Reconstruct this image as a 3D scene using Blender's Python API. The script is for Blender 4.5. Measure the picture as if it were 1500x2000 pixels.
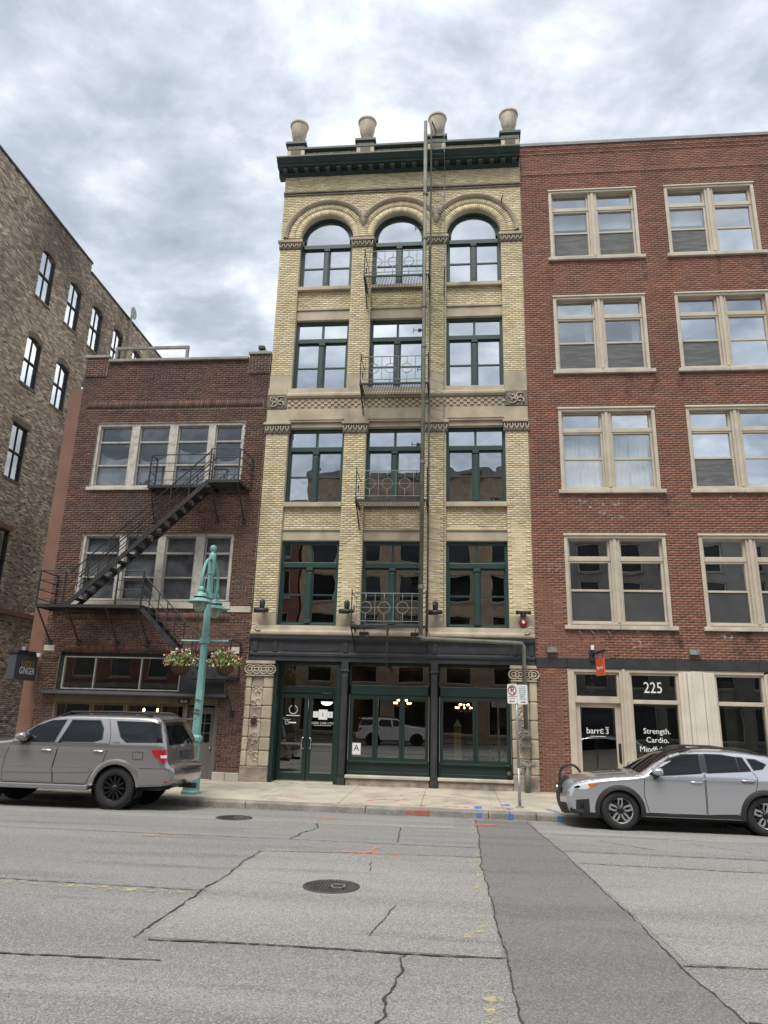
import bpy, bmesh, math, random
import numpy as np
from mathutils import Vector, Matrix, Euler
from mathutils.geometry import tessellate_polygon
random.seed(7); rng=np.random.default_rng(7)
SC=bpy.context.scene; COL=SC.collection
for o in list(bpy.data.objects): bpy.data.objects.remove(o)
# ---------------------------------------------------------------- camera
CAM=Vector((0,-20.667,2.016))
cd=bpy.data.cameras.new('camera'); cam=bpy.data.objects.new('camera',cd); COL.objects.link(cam)
cd.sensor_fit='VERTICAL'; cd.sensor_height=36; cd.lens=24.97; cd.clip_end=2000; cd.clip_start=.05
_r=Vector((0.99535221,0.09287815,0.0254485)); _u=Vector((0.00124892,-0.27668613,0.96095953)); _f=Vector((-0.09629339,0.95646141,0.27551615))
M=Matrix((( _r.x,_u.x,-_f.x,CAM.x),(_r.y,_u.y,-_f.y,CAM.y),(_r.z,_u.z,-_f.z,CAM.z),(0,0,0,1)))
cam.matrix_world=M; SC.camera=cam
# ---------------------------------------------------------------- sky, sun, exposure
SUN_EL,SUN_AZ=math.radians(60),math.radians(195)     # azimuth clockwise from +Y: behind the camera, a little left
W=bpy.data.worlds.new('World'); SC.world=W; W.use_nodes=True
nt=W.node_tree; nt.nodes.clear()
def wn(t,**k):
    n=nt.nodes.new(t)
    for a,b in k.items(): setattr(n,a,b)
    return n
sky=wn('ShaderNodeTexSky',sky_type='NISHITA',sun_disc=False,sun_elevation=SUN_EL,sun_rotation=SUN_AZ)
tc=wn('ShaderNodeTexCoord'); sep=wn('ShaderNodeSeparateXYZ'); nt.links.new(tc.outputs['Generated'],sep.inputs[0])
mx=wn('ShaderNodeMath',operation='MAXIMUM'); nt.links.new(sep.outputs[2],mx.inputs[0]); mx.inputs[1].default_value=0
ad=wn('ShaderNodeMath',operation='ADD'); nt.links.new(mx.outputs[0],ad.inputs[0]); ad.inputs[1].default_value=.22
dv=wn('ShaderNodeVectorMath',operation='DIVIDE'); cb=wn('ShaderNodeCombineXYZ')
for i in range(3): nt.links.new(ad.outputs[0],cb.inputs[i])
nt.links.new(tc.outputs['Generated'],dv.inputs[0]); nt.links.new(cb.outputs[0],dv.inputs[1])
def wnoise(scale,detail,rough,dist,off):
    mp=wn('ShaderNodeMapping'); mp.inputs['Location'].default_value=off; mp.inputs['Scale'].default_value=(1.0,1.25,.35)
    nt.links.new(dv.outputs[0],mp.inputs[0])
    n=wn('ShaderNodeTexNoise'); n.inputs['Scale'].default_value=scale; n.inputs['Detail'].default_value=detail; n.inputs['Roughness'].default_value=rough; n.inputs['Distortion'].default_value=dist
    nt.links.new(mp.outputs[0],n.inputs['Vector']); return n.outputs['Fac']
n1=wnoise(2.2,9,.56,.2,(21.3,4.1,2)); n2=wnoise(5.4,8,.58,.2,(14.7,18.2,3))
m1=wn('ShaderNodeMath',operation='MULTIPLY_ADD'); nt.links.new(n2,m1.inputs[0]); m1.inputs[1].default_value=.60; nt.links.new(n1,m1.inputs[2])
cr=wn('ShaderNodeValToRGB'); nt.links.new(m1.outputs[0],cr.inputs[0]); e=cr.color_ramp.elements
e[0].position=.54; e[0].color=(.24,.275,.33,1); e[1].position=1.0; e[1].color=(.95,.96,.97,1)
for p,c in ((.71,(.38,.425,.49,1)),(.80,(.505,.55,.61,1)),(.89,(.70,.73,.785,1))):
    q=e.new(p); q.color=c
bg1=wn('ShaderNodeBackground'); nt.links.new(sky.outputs[0],bg1.inputs[0]); bg1.inputs[1].default_value=.06
bg2=wn('ShaderNodeBackground'); nt.links.new(cr.outputs[0],bg2.inputs[0]); bg2.inputs[1].default_value=.66
ms=wn('ShaderNodeMixShader'); ms.inputs[0].default_value=.93; nt.links.new(bg1.outputs[0],ms.inputs[1]); nt.links.new(bg2.outputs[0],ms.inputs[2])
wo=wn('ShaderNodeOutputWorld'); nt.links.new(ms.outputs[0],wo.inputs[0])
sl=bpy.data.lights.new('sun','SUN'); sl.energy=1.5; sl.angle=math.radians(28); sl.color=(1,.97,.92)
so=bpy.data.objects.new('sun',sl); COL.objects.link(so)
_d=Vector((math.sin(SUN_AZ)*math.cos(SUN_EL),math.cos(SUN_AZ)*math.cos(SUN_EL),math.sin(SUN_EL)))
so.rotation_euler=_d.to_track_quat('Z','Y').to_euler(); so.location=(0,-20,40)
vs=SC.view_settings; vs.view_transform='Standard'; vs.look='None'; vs.exposure=1.25; vs.gamma=1; vs.use_curve_mapping=False
SC.cycles.max_bounces=8; SC.cycles.diffuse_bounces=3; SC.cycles.glossy_bounces=4; SC.cycles.transparent_max_bounces=12; SC.cycles.transmission_bounces=4
SC.cycles.use_denoising=True; SC.cycles.sample_clamp_indirect=4
# ---------------------------------------------------------------- materials
MATS={}
def mat(name,col,rough=.7,metal=0,col2=None,nscale=3,ndet=5,lo=.35,hi=.65,bump=0,bscale=60,spec=.5,coat=0,stretch=(1,1,1),attr=None,fine=0,fscale=90,soot=0,sscale=.5,sstretch=(1,1,.35),emit=0):
    m=bpy.data.materials.new(name); MATS[name]=m; m.use_nodes=True; t=m.node_tree; b=t.nodes['Principled BSDF']; L=t.links
    b.inputs['Roughness'].default_value=rough; b.inputs['Metallic'].default_value=metal; b.inputs['Specular IOR Level'].default_value=spec; b.inputs['Coat Weight'].default_value=coat
    b.inputs['Coat Roughness'].default_value=.04
    geo=t.nodes.new('ShaderNodeNewGeometry'); P=geo.outputs['Position']
    def noise(sc,det,stre=(1,1,1)):
        mp=t.nodes.new('ShaderNodeMapping'); mp.inputs['Scale'].default_value=stre; L.new(P,mp.inputs[0])
        n=t.nodes.new('ShaderNodeTexNoise'); n.inputs['Scale'].default_value=sc; n.inputs['Detail'].default_value=det; L.new(mp.outputs[0],n.inputs['Vector']); return n.outputs['Fac']
    def rng_(f,a,b_,x=0.,y=1.):
        r=t.nodes.new('ShaderNodeMapRange'); r.inputs[1].default_value=a; r.inputs[2].default_value=b_; r.inputs[3].default_value=x; r.inputs[4].default_value=y; L.new(f,r.inputs[0]); return r.outputs[0]
    def mix(f,a,b_,bt='MIX'):
        x=t.nodes.new('ShaderNodeMix'); x.data_type='RGBA'; x.blend_type=bt
        if isinstance(f,float): x.inputs[0].default_value=f
        else: L.new(f,x.inputs[0])
        for s,i in ((a,6),(b_,7)):
            if isinstance(s,tuple): x.inputs[i].default_value=(*s[:3],1)
            else: L.new(s,x.inputs[i])
        return x.outputs[2]
    if attr:
        a=t.nodes.new('ShaderNodeAttribute'); a.attribute_name=attr; c=a.outputs['Color']
    else: c=tuple(col)
    if col2 is not None: c=mix(rng_(noise(nscale,ndet,stretch),lo,hi),c,tuple(col2))
    if fine: c=mix(float(1),c,(lambda v:v)(_grey(t,L,rng_(noise(fscale,3),.3,.7,1-fine,1+fine))),'MULTIPLY')
    if soot: c=mix(rng_(noise(sscale,6,sstretch),.48,.72,0,soot),c,(.035,.032,.03))
    if isinstance(c,tuple): b.inputs['Base Color'].default_value=(*c[:3],1)
    else: L.new(c,b.inputs['Base Color'])
    if bump:
        bp=t.nodes.new('ShaderNodeBump'); bp.inputs['Strength'].default_value=bump; bp.inputs['Distance'].default_value=.02; L.new(noise(bscale,4),bp.inputs['Height']); L.new(bp.outputs[0],b.inputs['Normal'])
    if emit:
        b.inputs['Emission Color'].default_value=(*col[:3],1); b.inputs['Emission Strength'].default_value=emit
    return m
def _grey(t,L,v):
    c=t.nodes.new('ShaderNodeCombineColor')
    for i in range(3): L.new(v,c.inputs[i])
    return c.outputs[0]
def glass(name,refl=.1,tint=(.5,.55,.55),rcol=(1,1,1),wav=.0,wscale=1.2,rough=.0):
    m=bpy.data.materials.new(name); MATS[name]=m; m.use_nodes=True; t=m.node_tree; t.nodes.clear(); L=t.links
    o=t.nodes.new('ShaderNodeOutputMaterial'); mx=t.nodes.new('ShaderNodeMixShader'); tr=t.nodes.new('ShaderNodeBsdfTransparent'); gl=t.nodes.new('ShaderNodeBsdfGlossy')
    tr.inputs[0].default_value=(*tint,1); gl.inputs[0].default_value=(*rcol,1); gl.inputs['Roughness'].default_value=rough
    lw=t.nodes.new('ShaderNodeLayerWeight'); lw.inputs[0].default_value=.5
    pw=t.nodes.new('ShaderNodeMath'); pw.operation='POWER'; pw.inputs[1].default_value=4; L.new(lw.outputs['Facing'],pw.inputs[0])
    ma=t.nodes.new('ShaderNodeMapRange'); L.new(pw.outputs[0],ma.inputs[0]); ma.inputs[3].default_value=refl; ma.inputs[4].default_value=1
    L.new(ma.outputs[0],mx.inputs[0]); L.new(tr.outputs[0],mx.inputs[1]); L.new(gl.outputs[0],mx.inputs[2]); L.new(mx.outputs[0],o.inputs[0])
    if wav:
        g=t.nodes.new('ShaderNodeNewGeometry'); n=t.nodes.new('ShaderNodeTexNoise'); n.inputs['Scale'].default_value=wscale; n.inputs['Detail'].default_value=1; L.new(g.outputs['Position'],n.inputs['Vector'])
        bp=t.nodes.new('ShaderNodeBump'); bp.inputs['Strength'].default_value=1; bp.inputs['Distance'].default_value=wav; L.new(n.outputs['Fac'],bp.inputs['Height']); L.new(bp.outputs[0],gl.inputs['Normal'])
    return m
def spray(name,col,cov=.5,scale=14,amax=.8):
    m=bpy.data.materials.new(name); MATS[name]=m; m.use_nodes=True; t=m.node_tree; b=t.nodes['Principled BSDF']; L=t.links
    b.inputs['Base Color'].default_value=(*col,1); b.inputs['Roughness'].default_value=.8
    g=t.nodes.new('ShaderNodeNewGeometry'); n=t.nodes.new('ShaderNodeTexNoise'); n.inputs['Scale'].default_value=scale; n.inputs['Detail'].default_value=6; n.inputs['Roughness'].default_value=.7; L.new(g.outputs['Position'],n.inputs['Vector'])
    r=t.nodes.new('ShaderNodeMapRange'); r.inputs[1].default_value=.62-cov*.3; r.inputs[2].default_value=.72-cov*.2; L.new(n.outputs['Fac'],r.inputs[0])
    r.inputs[4].default_value=amax
    L.new(r.outputs[0],b.inputs['Alpha']); return m
mat('mortar_yellow',(.60,.53,.385),.95,col2=(.47,.41,.295),nscale=1.2,bump=.3)
mat('mortar_red',(.58,.45,.34),.95,col2=(.46,.35,.27),nscale=2,bump=.3)
mat('mortar_pale',(.54,.475,.38),.95,col2=(.26,.225,.185),nscale=1.5,bump=.3)
mat('mortar_soot',(.24,.21,.17),.95,col2=(.10,.09,.075),nscale=.6,lo=.4,hi=.6,bump=.4)
mat('brick',(.3,.1,.1),.85,attr='Col',fine=.22,fscale=45,soot=.55,sscale=.55,bump=.25,bscale=120)
mat('brick_clean',(.3,.1,.1),.85,attr='Col',fine=.2,fscale=45,soot=.30,sscale=.8,bump=.25,bscale=120)
mat('brick_yellow',(.3,.1,.1),.85,attr='Col',fine=.14,fscale=40,soot=.24,sscale=.9,bump=.25,bscale=120)
mat('brick_soot',(.3,.1,.1),.92,attr='Col',fine=.35,fscale=30,soot=.66,sscale=.28,sstretch=(1,1,.6),bump=.4,bscale=40)
mat('sandstone',(.50,.425,.31),.85,col2=(.37,.31,.225),nscale=1.6,bump=.25,bscale=40,fine=.12,soot=.38,sscale=1.1,sstretch=(1,1,.5))
mat('rock_stone',(.36,.30,.24),.9,col2=(.22,.17,.14),nscale=3,bump=1.6,bscale=9,fine=.15)
mat('carved_stone',(.52,.45,.35),.85,col2=(.38,.32,.245),nscale=4,bump=.3,bscale=50)
mat('carved_shadow',(.20,.165,.125),.9,col2=(.13,.11,.085),nscale=4)  # recess shade of the carving put into the colour; plain dark stone elsewhere
mat('limestone',(.55,.50,.41),.85,col2=(.42,.38,.31),nscale=2,bump=.2,bscale=50,soot=.25,sscale=1.5)
mat('green_paint',(.025,.058,.048),.42,col2=(.018,.044,.037),nscale=2,fine=.1)
mat('green_dark',(.013,.030,.026),.4,col2=(.010,.024,.022),nscale=2); mat('green_dentil_lit',(.055,.07,.066),.5)  # dentils lighter than the cornice: the light they catch put into the colour
mat('green_cornice',(.016,.035,.034),.5,col2=(.024,.046,.043),nscale=2)
mat('dark_iron',(.026,.028,.032),.5,col2=(.045,.047,.05),nscale=3,lo=.45,hi=.75,bump=.08)
mat('black_iron',(.012,.012,.014),.55,col2=(.028,.026,.026),nscale=6)
mat('grey_iron',(.24,.25,.23),.6,col2=(.15,.145,.13),nscale=5)
mat('pipe_green',(.17,.18,.145),.6,col2=(.115,.115,.09),nscale=3)
mat('cream_paint',(.52,.46,.36),.55,col2=(.44,.385,.30),nscale=2.5,fine=.05)
mat('peeling_white',(.50,.46,.41),.8,col2=(.33,.29,.25),nscale=7,lo=.45,hi=.7,bump=.5,bscale=30)
mat('white_paint',(.64,.585,.49),.55,col2=(.55,.50,.41),nscale=2,fine=.05)
mat('aged_frame',(.40,.38,.34),.7,col2=(.30,.28,.25),nscale=5)
mat('gold_paint',(.14,.108,.05),.6,col2=(.10,.078,.04),nscale=3)
mat('brown_paint',(.165,.078,.05),.75,col2=(.21,.11,.075),nscale=1.3,lo=.4,hi=.8,bump=.15)
mat('concrete',(.50,.445,.355),.9,col2=(.40,.355,.285),nscale=1.5,bump=.15,bscale=80,fine=.10,fscale=60,soot=.30,sscale=1.3,sstretch=(1,1,1))
mat('kerb_stone',(.30,.275,.235),.9,col2=(.19,.175,.15),nscale=2.5,bump=.5,bscale=25,fine=.2,fscale=30)
mat('coping',(.33,.31,.28),.8,col2=(.22,.205,.18),nscale=2)
mat('metal_coping',(.22,.22,.21),.5,col2=(.15,.15,.14),nscale=2)
mat('urn_stone',(.60,.53,.42),.75,col2=(.46,.40,.315),nscale=4,bump=.15,soot=.4,sscale=2.2)
mat('dark_room',(.018,.016,.015),.95); mat('room_wall',(.13,.10,.075),.95,col2=(.06,.048,.038),nscale=.8)  # dark_room: near black in place of the missing light indoors
mat('teal_paint',(.20,.40,.365),.45,col2=(.155,.32,.295),nscale=4,fine=.12,fscale=20)
mat('bulb_glass',(.30,.29,.24),.15,spec=.6)
mat('sign_white',(.74,.74,.72),.5); mat('sign_red',(.32,.02,.03),.5); mat('sign_black',(.01,.01,.012),.5); mat('sign_teal',(.10,.22,.24),.5); mat('letter_white',(.80,.80,.78),.5); mat('letter_gold',(.42,.27,.06),.4); mat('sign_charcoal',(.055,.06,.068),.5); mat('sign_orange',(.62,.10,.03),.5); mat('navy',(.02,.03,.10),.5); mat('pink_edge',(.7,.3,.3),.5)
mat('galvanised',(.42,.42,.42),.45,.6,col2=(.30,.30,.30),nscale=8)
mat('chrome',(.75,.75,.76),.12,1); mat('steel',(.55,.55,.53),.3,1)
mat('car_silver',(.53,.543,.57),.24,.7,coat=1); mat('car_taupe',(.315,.30,.298),.23,.65,coat=1); mat('car_white',(.72,.72,.72),.3,.1,coat=1)
mat('car_glass',(.008,.010,.012),.02,spec=.35); mat('car_black',(.02,.02,.021),.55); mat('tyre',(.018,.018,.018),.85,bump=.3,bscale=60); mat('rim_black',(.012,.012,.013),.3,.2); mat('rim_silver',(.55,.55,.55),.25,.9); mat('lamp_red',(.38,.012,.015),.12,coat=1); mat('lamp_clear',(.70,.71,.73),.10,.1,coat=1); mat('amber',(.55,.14,.03),.15); mat('seam',(.006,.006,.006),.9); mat('under',(.008,.008,.008),.9)
mat('iron_cover',(.055,.052,.05),.6,.3,col2=(.09,.085,.08),nscale=8,bump=.3)
mat('leaf',(.10,.17,.03),.6,col2=(.20,.26,.05),nscale=30); mat('flower_white',(.78,.74,.55),.6); mat('flower_red',(.55,.10,.09),.6); mat('flower_pink',(.65,.28,.30),.6); mat('coir',(.13,.075,.04),.95,bump=1,bscale=60); mat('red_enamel',(.28,.018,.022),.35); mat('plaque',(.05,.02,.022),.5)
mat('curtain',(.62,.62,.60),.9); mat('blind',(.55,.57,.58),.8); mat('screen',(.10,.102,.104),.85,col2=(.145,.147,.146),nscale=3,ndet=2,stretch=(.8,1,5),lo=.4,hi=.62); mat('screen_dark',(.045,.046,.048),.85,col2=(.06,.06,.062),nscale=2); mat('plastic_sheet',(.26,.26,.27),.4,col2=(.11,.11,.12),nscale=2.5,bump=.8,bscale=4)
mat('bulb_lit',(1,.62,.25),.5,emit=14); mat('bulb_white',(1,.93,.8),.5,emit=5)
mat('door_taupe',(.14,.125,.115),.5,col2=(.11,.10,.09),nscale=2); mat('opp_stone',(.36,.27,.19),.85,col2=(.25,.175,.12),nscale=1.5); mat('opp_brick',(.17,.075,.055),.85,col2=(.12,.055,.045),nscale=1.2); mat('opp_grey',(.22,.205,.19),.85,col2=(.16,.15,.14),nscale=1)
mat('tar',(.045,.043,.04),.85,bump=.6,bscale=40)
glass('glass_mirror',.66,(.35,.40,.40),(.93,.97,1.0),.0025,1.1)
glass('glass_wavy',.50,(.30,.33,.33),(.95,.98,1),.006,1.3)
glass('glass_dark',.42,(.30,.32,.32),(1,1,1),.0025,1.2)
glass('glass_right',.46,(.65,.68,.69),(.90,.94,.97),.004,1.0)
glass('glass_curtain',.22,(.92,.94,.95),(.9,.94,.97),.003,1.2)
glass('glass_shop',.17,(.72,.74,.72),(1,1,1),.0015,1)
glass('glass_old',.06,(.88,.90,.90),(.9,.95,1),.004,2)
glass('glass_far',.80,(.3,.33,.35),(.95,.98,1),.002,1)
spray('paint_orange',(.75,.22,.09),.72); spray('paint_red',(.62,.09,.07),.68); spray('paint_blue',(.04,.20,.60),.9); spray('paint_yellow',(.58,.49,.25),.5,9,.65); spray('paint_white',(.6,.58,.54),.4,10)
spray('grime',(.03,.027,.024),.55,3,.30); spray('efflorescence',(.55,.52,.49),.25,7)
# asphalt
def asphalt(name,c1,c2,c3):
    m=bpy.data.materials.new(name); MATS[name]=m; m.use_nodes=True; t=m.node_tree; b=t.nodes['Principled BSDF']; L=t.links
    g=t.nodes.new('ShaderNodeNewGeometry')
    def nz(s,d,st=(1,1,1),r=.5):
        mp=t.nodes.new('ShaderNodeMapping'); mp.inputs['Scale'].default_value=st; L.new(g.outputs['Position'],mp.inputs[0]); n=t.nodes.new('ShaderNodeTexNoise'); n.inputs['Scale'].default_value=s; n.inputs['Detail'].default_value=d; n.inputs['Roughness'].default_value=r; L.new(mp.outputs[0],n.inputs['Vector']); return n.outputs['Fac']
    def ramp(f,a,b_):
        r=t.nodes.new('ShaderNodeMapRange'); r.inputs[1].default_value=a; r.inputs[2].default_value=b_; L.new(f,r.inputs[0]); return r.outputs[0]
    def mix(f,a,b_,k='MIX'):
        x=t.nodes.new('ShaderNodeMix'); x.data_type='RGBA'; x.blend_type=k
        if isinstance(f,float): x.inputs[0].default_value=f
        else: L.new(f,x.inputs[0])
        for s,i in ((a,6),(b_,7)):
            if isinstance(s,tuple): x.inputs[i].default_value=(*s,1)
            else: L.new(s,x.inputs[i])
        return x.outputs[2]
    c=mix(ramp(nz(.55,6,(.35,1,1)),.38,.64),c1,c2)
    c=mix(ramp(nz(1.6,6,(.22,1.6,1)),.54,.70),c,tuple(v*.66 for v in c1))
    c=mix(ramp(nz(1.1,3,(.03,1,1)),.45,.72),c,tuple(v_*.80 for v_ in c1))
    v=t.nodes.new('ShaderNodeTexVoronoi'); v.inputs['Scale'].default_value=95; L.new(g.outputs['Position'],v.inputs['Vector'])
    sc=t.nodes.new('ShaderNodeSeparateColor'); L.new(v.outputs['Color'],sc.inputs[0])
    c=mix(ramp(sc.outputs[0],.60,.92),c,c3); c=mix(ramp(sc.outputs[1],.70,.95),c,tuple(x*.6 for x in c1))
    L.new(c,b.inputs['Base Color']); b.inputs['Roughness'].default_value=.88
    bp=t.nodes.new('ShaderNodeBump'); bp.inputs['Strength'].default_value=.6; bp.inputs['Distance'].default_value=.006; L.new(v.outputs['Distance'],bp.inputs['Height']); L.new(bp.outputs[0],b.inputs['Normal'])
asphalt('asphalt',(.215,.208,.197),(.265,.257,.243),(.34,.33,.31)); asphalt('asphalt_patch',(.168,.161,.154),(.194,.185,.177),(.245,.233,.222)); asphalt('asphalt_worn',(.25,.238,.222),(.305,.29,.27),(.39,.373,.345))
# ---------------------------------------------------------------- builders
def setpar(o,parent):
    if parent is None: return
    o.parent=parent
    if parent.type=='EMPTY': o.matrix_parent_inverse=Matrix.Translation(-parent.location)
class MB:
    def __init__(s): s.v=[]; s.f=[]
    def add(s,vs,fs):
        b=len(s.v); s.v+=[tuple(x) for x in vs]; s.f+=[tuple(i+b for i in q) for q in fs]; return s
    def box(s,x0,x1,y0,y1,z0,z1):
        return s.add([(x0,y0,z0),(x1,y0,z0),(x1,y1,z0),(x0,y1,z0),(x0,y0,z1),(x1,y0,z1),(x1,y1,z1),(x0,y1,z1)],[(0,3,2,1),(4,5,6,7),(0,1,5,4),(1,2,6,5),(2,3,7,6),(3,0,4,7)])
    def bar(s,p,q,w,h=None):
        p=Vector(p); q=Vector(q); h=h or w; d=(q-p).normalized(); a=d.cross(Vector((0,0,1)))
        if a.length<1e-3: a=Vector((1,0,0))
        a.normalize(); b=a.cross(d); vs=[]
        for c in (p,q):
            for i,j in ((-1,-1),(1,-1),(1,1),(-1,1)): vs.append(c+a*i*w/2+b*j*h/2)
        return s.add(vs,[(0,1,2,3),(7,6,5,4),(0,4,5,1),(1,5,6,2),(2,6,7,3),(3,7,4,0)])
    def tube(s,pts,r,n=8,cap=True):
        pts=[Vector(p) for p in pts]; N=len(pts); rs=r if isinstance(r,(list,tuple)) else [r]*N; vs=[]; ref=None
        for i,p in enumerate(pts):
            d=(pts[min(i+1,N-1)]-pts[max(i-1,0)]).normalized()
            if ref is None: ref=d.cross(Vector((0,0,1))) if abs(d.z)<.95 else d.cross(Vector((1,0,0)))
            a=(ref-d*ref.dot(d)).normalized(); ref=a; b=d.cross(a)
            for k in range(n):
                t=2*math.pi*k/n; vs.append(p+(a*math.cos(t)+b*math.sin(t))*rs[i])
        fs=[(i*n+k,i*n+(k+1)%n,(i+1)*n+(k+1)%n,(i+1)*n+k) for i in range(N-1) for k in range(n)]
        if cap: fs+=[tuple(range(n))[::-1],tuple((N-1)*n+k for k in range(n))]
        return s.add(vs,fs)
    def lathe(s,prof,n=24,c=(0,0,0),axis='z'):
        vs=[]; N=len(prof)
        for r,h in prof:
            for k in range(n):
                t=2*math.pi*k/n; x,y=r*math.cos(t),r*math.sin(t)
                vs.append((c[0]+x,c[1]+y,c[2]+h) if axis=='z' else ((c[0]+x,c[1]+h,c[2]+y) if axis=='y' else (c[0]+h,c[1]+x,c[2]+y)))
        return s.add(vs,[(i*n+k,i*n+(k+1)%n,(i+1)*n+(k+1)%n,(i+1)*n+k) for i in range(N-1) for k in range(n)])
    def prismY(s,poly,y0,y1):     # poly in x,z
        n=len(poly); vs=[(x,y0,z) for x,z in poly]+[(x,y1,z) for x,z in poly]
        tri=tessellate_polygon([[Vector((x,z,0)) for x,z in poly]])
        fs=[tuple(t) for t in tri]+[tuple(i+n for i in t)[::-1] for t in tri]+[(i,(i+1)%n,n+(i+1)%n,n+i) for i in range(n)]
        return s.add(vs,fs)
    def ext(s,prof,x0,x1):        # profile (y,z) swept along x
        n=len(prof); vs=[(x0,y,z) for y,z in prof]+[(x1,y,z) for y,z in prof]
        return s.add(vs,[(i,(i+1)%n,n+(i+1)%n,n+i) for i in range(n)]+[tuple(range(n))[::-1],tuple(range(n,2*n))])
    def build(s,name,m,parent=None,smooth=False,bevel=0,fix=True):
        me=bpy.data.meshes.new(name); me.from_pydata(s.v,[],s.f); me.materials.append(MATS[m] if isinstance(m,str) else m)
        if fix:
            b=bmesh.new(); b.from_mesh(me); bmesh.ops.recalc_face_normals(b,faces=b.faces); b.to_mesh(me); b.free()
        if smooth: me.shade_smooth(); 
        if smooth=='auto':
            me.set_sharp_from_angle(angle=math.radians(38))
        o=bpy.data.objects.new(name,me); COL.objects.link(o); setpar(o,parent)
        if bevel:
            bv=o.modifiers.new('bevel','BEVEL'); bv.width=bevel; bv.segments=2; bv.limit_method='ANGLE'
        return o
def B(x0,x1,y0,y1,z0,z1): return MB().box(x0,x1,y0,y1,z0,z1)
def tag(o,label,cat,group=None):
    o['label']=label; o['category']=cat
    if group: o['group']=group
    return o
def thing(name,label,cat,loc=(0,0,0),group=None):
    o=bpy.data.objects.new(name,None); COL.objects.link(o); o.location=loc; o.empty_display_size=.2; tag(o,label,cat,group)
    return o
def struct(o): o['kind']='structure'; return o
def stuff(o): o['kind']='stuff'; return o
def textobj(name,s,size,m,loc,rot,parent=None,align='CENTER',sx=1,ext=.002,shear=0,space=1):
    c=bpy.data.curves.new(name,'FONT'); c.body=s; c.size=size; c.align_x=align; c.align_y='CENTER'; c.extrude=ext; c.shear=shear; c.resolution_u=3; c.space_character=space
    t=bpy.data.objects.new(name,c); COL.objects.link(t)
    dg=bpy.context.evaluated_depsgraph_get(); me=bpy.data.meshes.new_from_object(t.evaluated_get(dg)); bpy.data.objects.remove(t); bpy.data.curves.remove(c)
    me.name=name; me.materials.clear(); me.materials.append(MATS[m]); o=bpy.data.objects.new(name,me); COL.objects.link(o); setpar(o,parent)
    mw=Matrix.Translation(loc)@Euler(rot).to_matrix().to_4x4()@Matrix.Diagonal((sx,1,1,1)); me.transform(mw); return o
PI=math.pi; RF=(PI/2,0,0)
def copy_tree(o,parent=None,mats=None):
    c=o.copy(); COL.objects.link(c); pi_=o.matrix_parent_inverse.copy(); c.parent=parent; c.matrix_parent_inverse=pi_
    for ch in o.children: copy_tree(ch,c)
    return c
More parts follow.
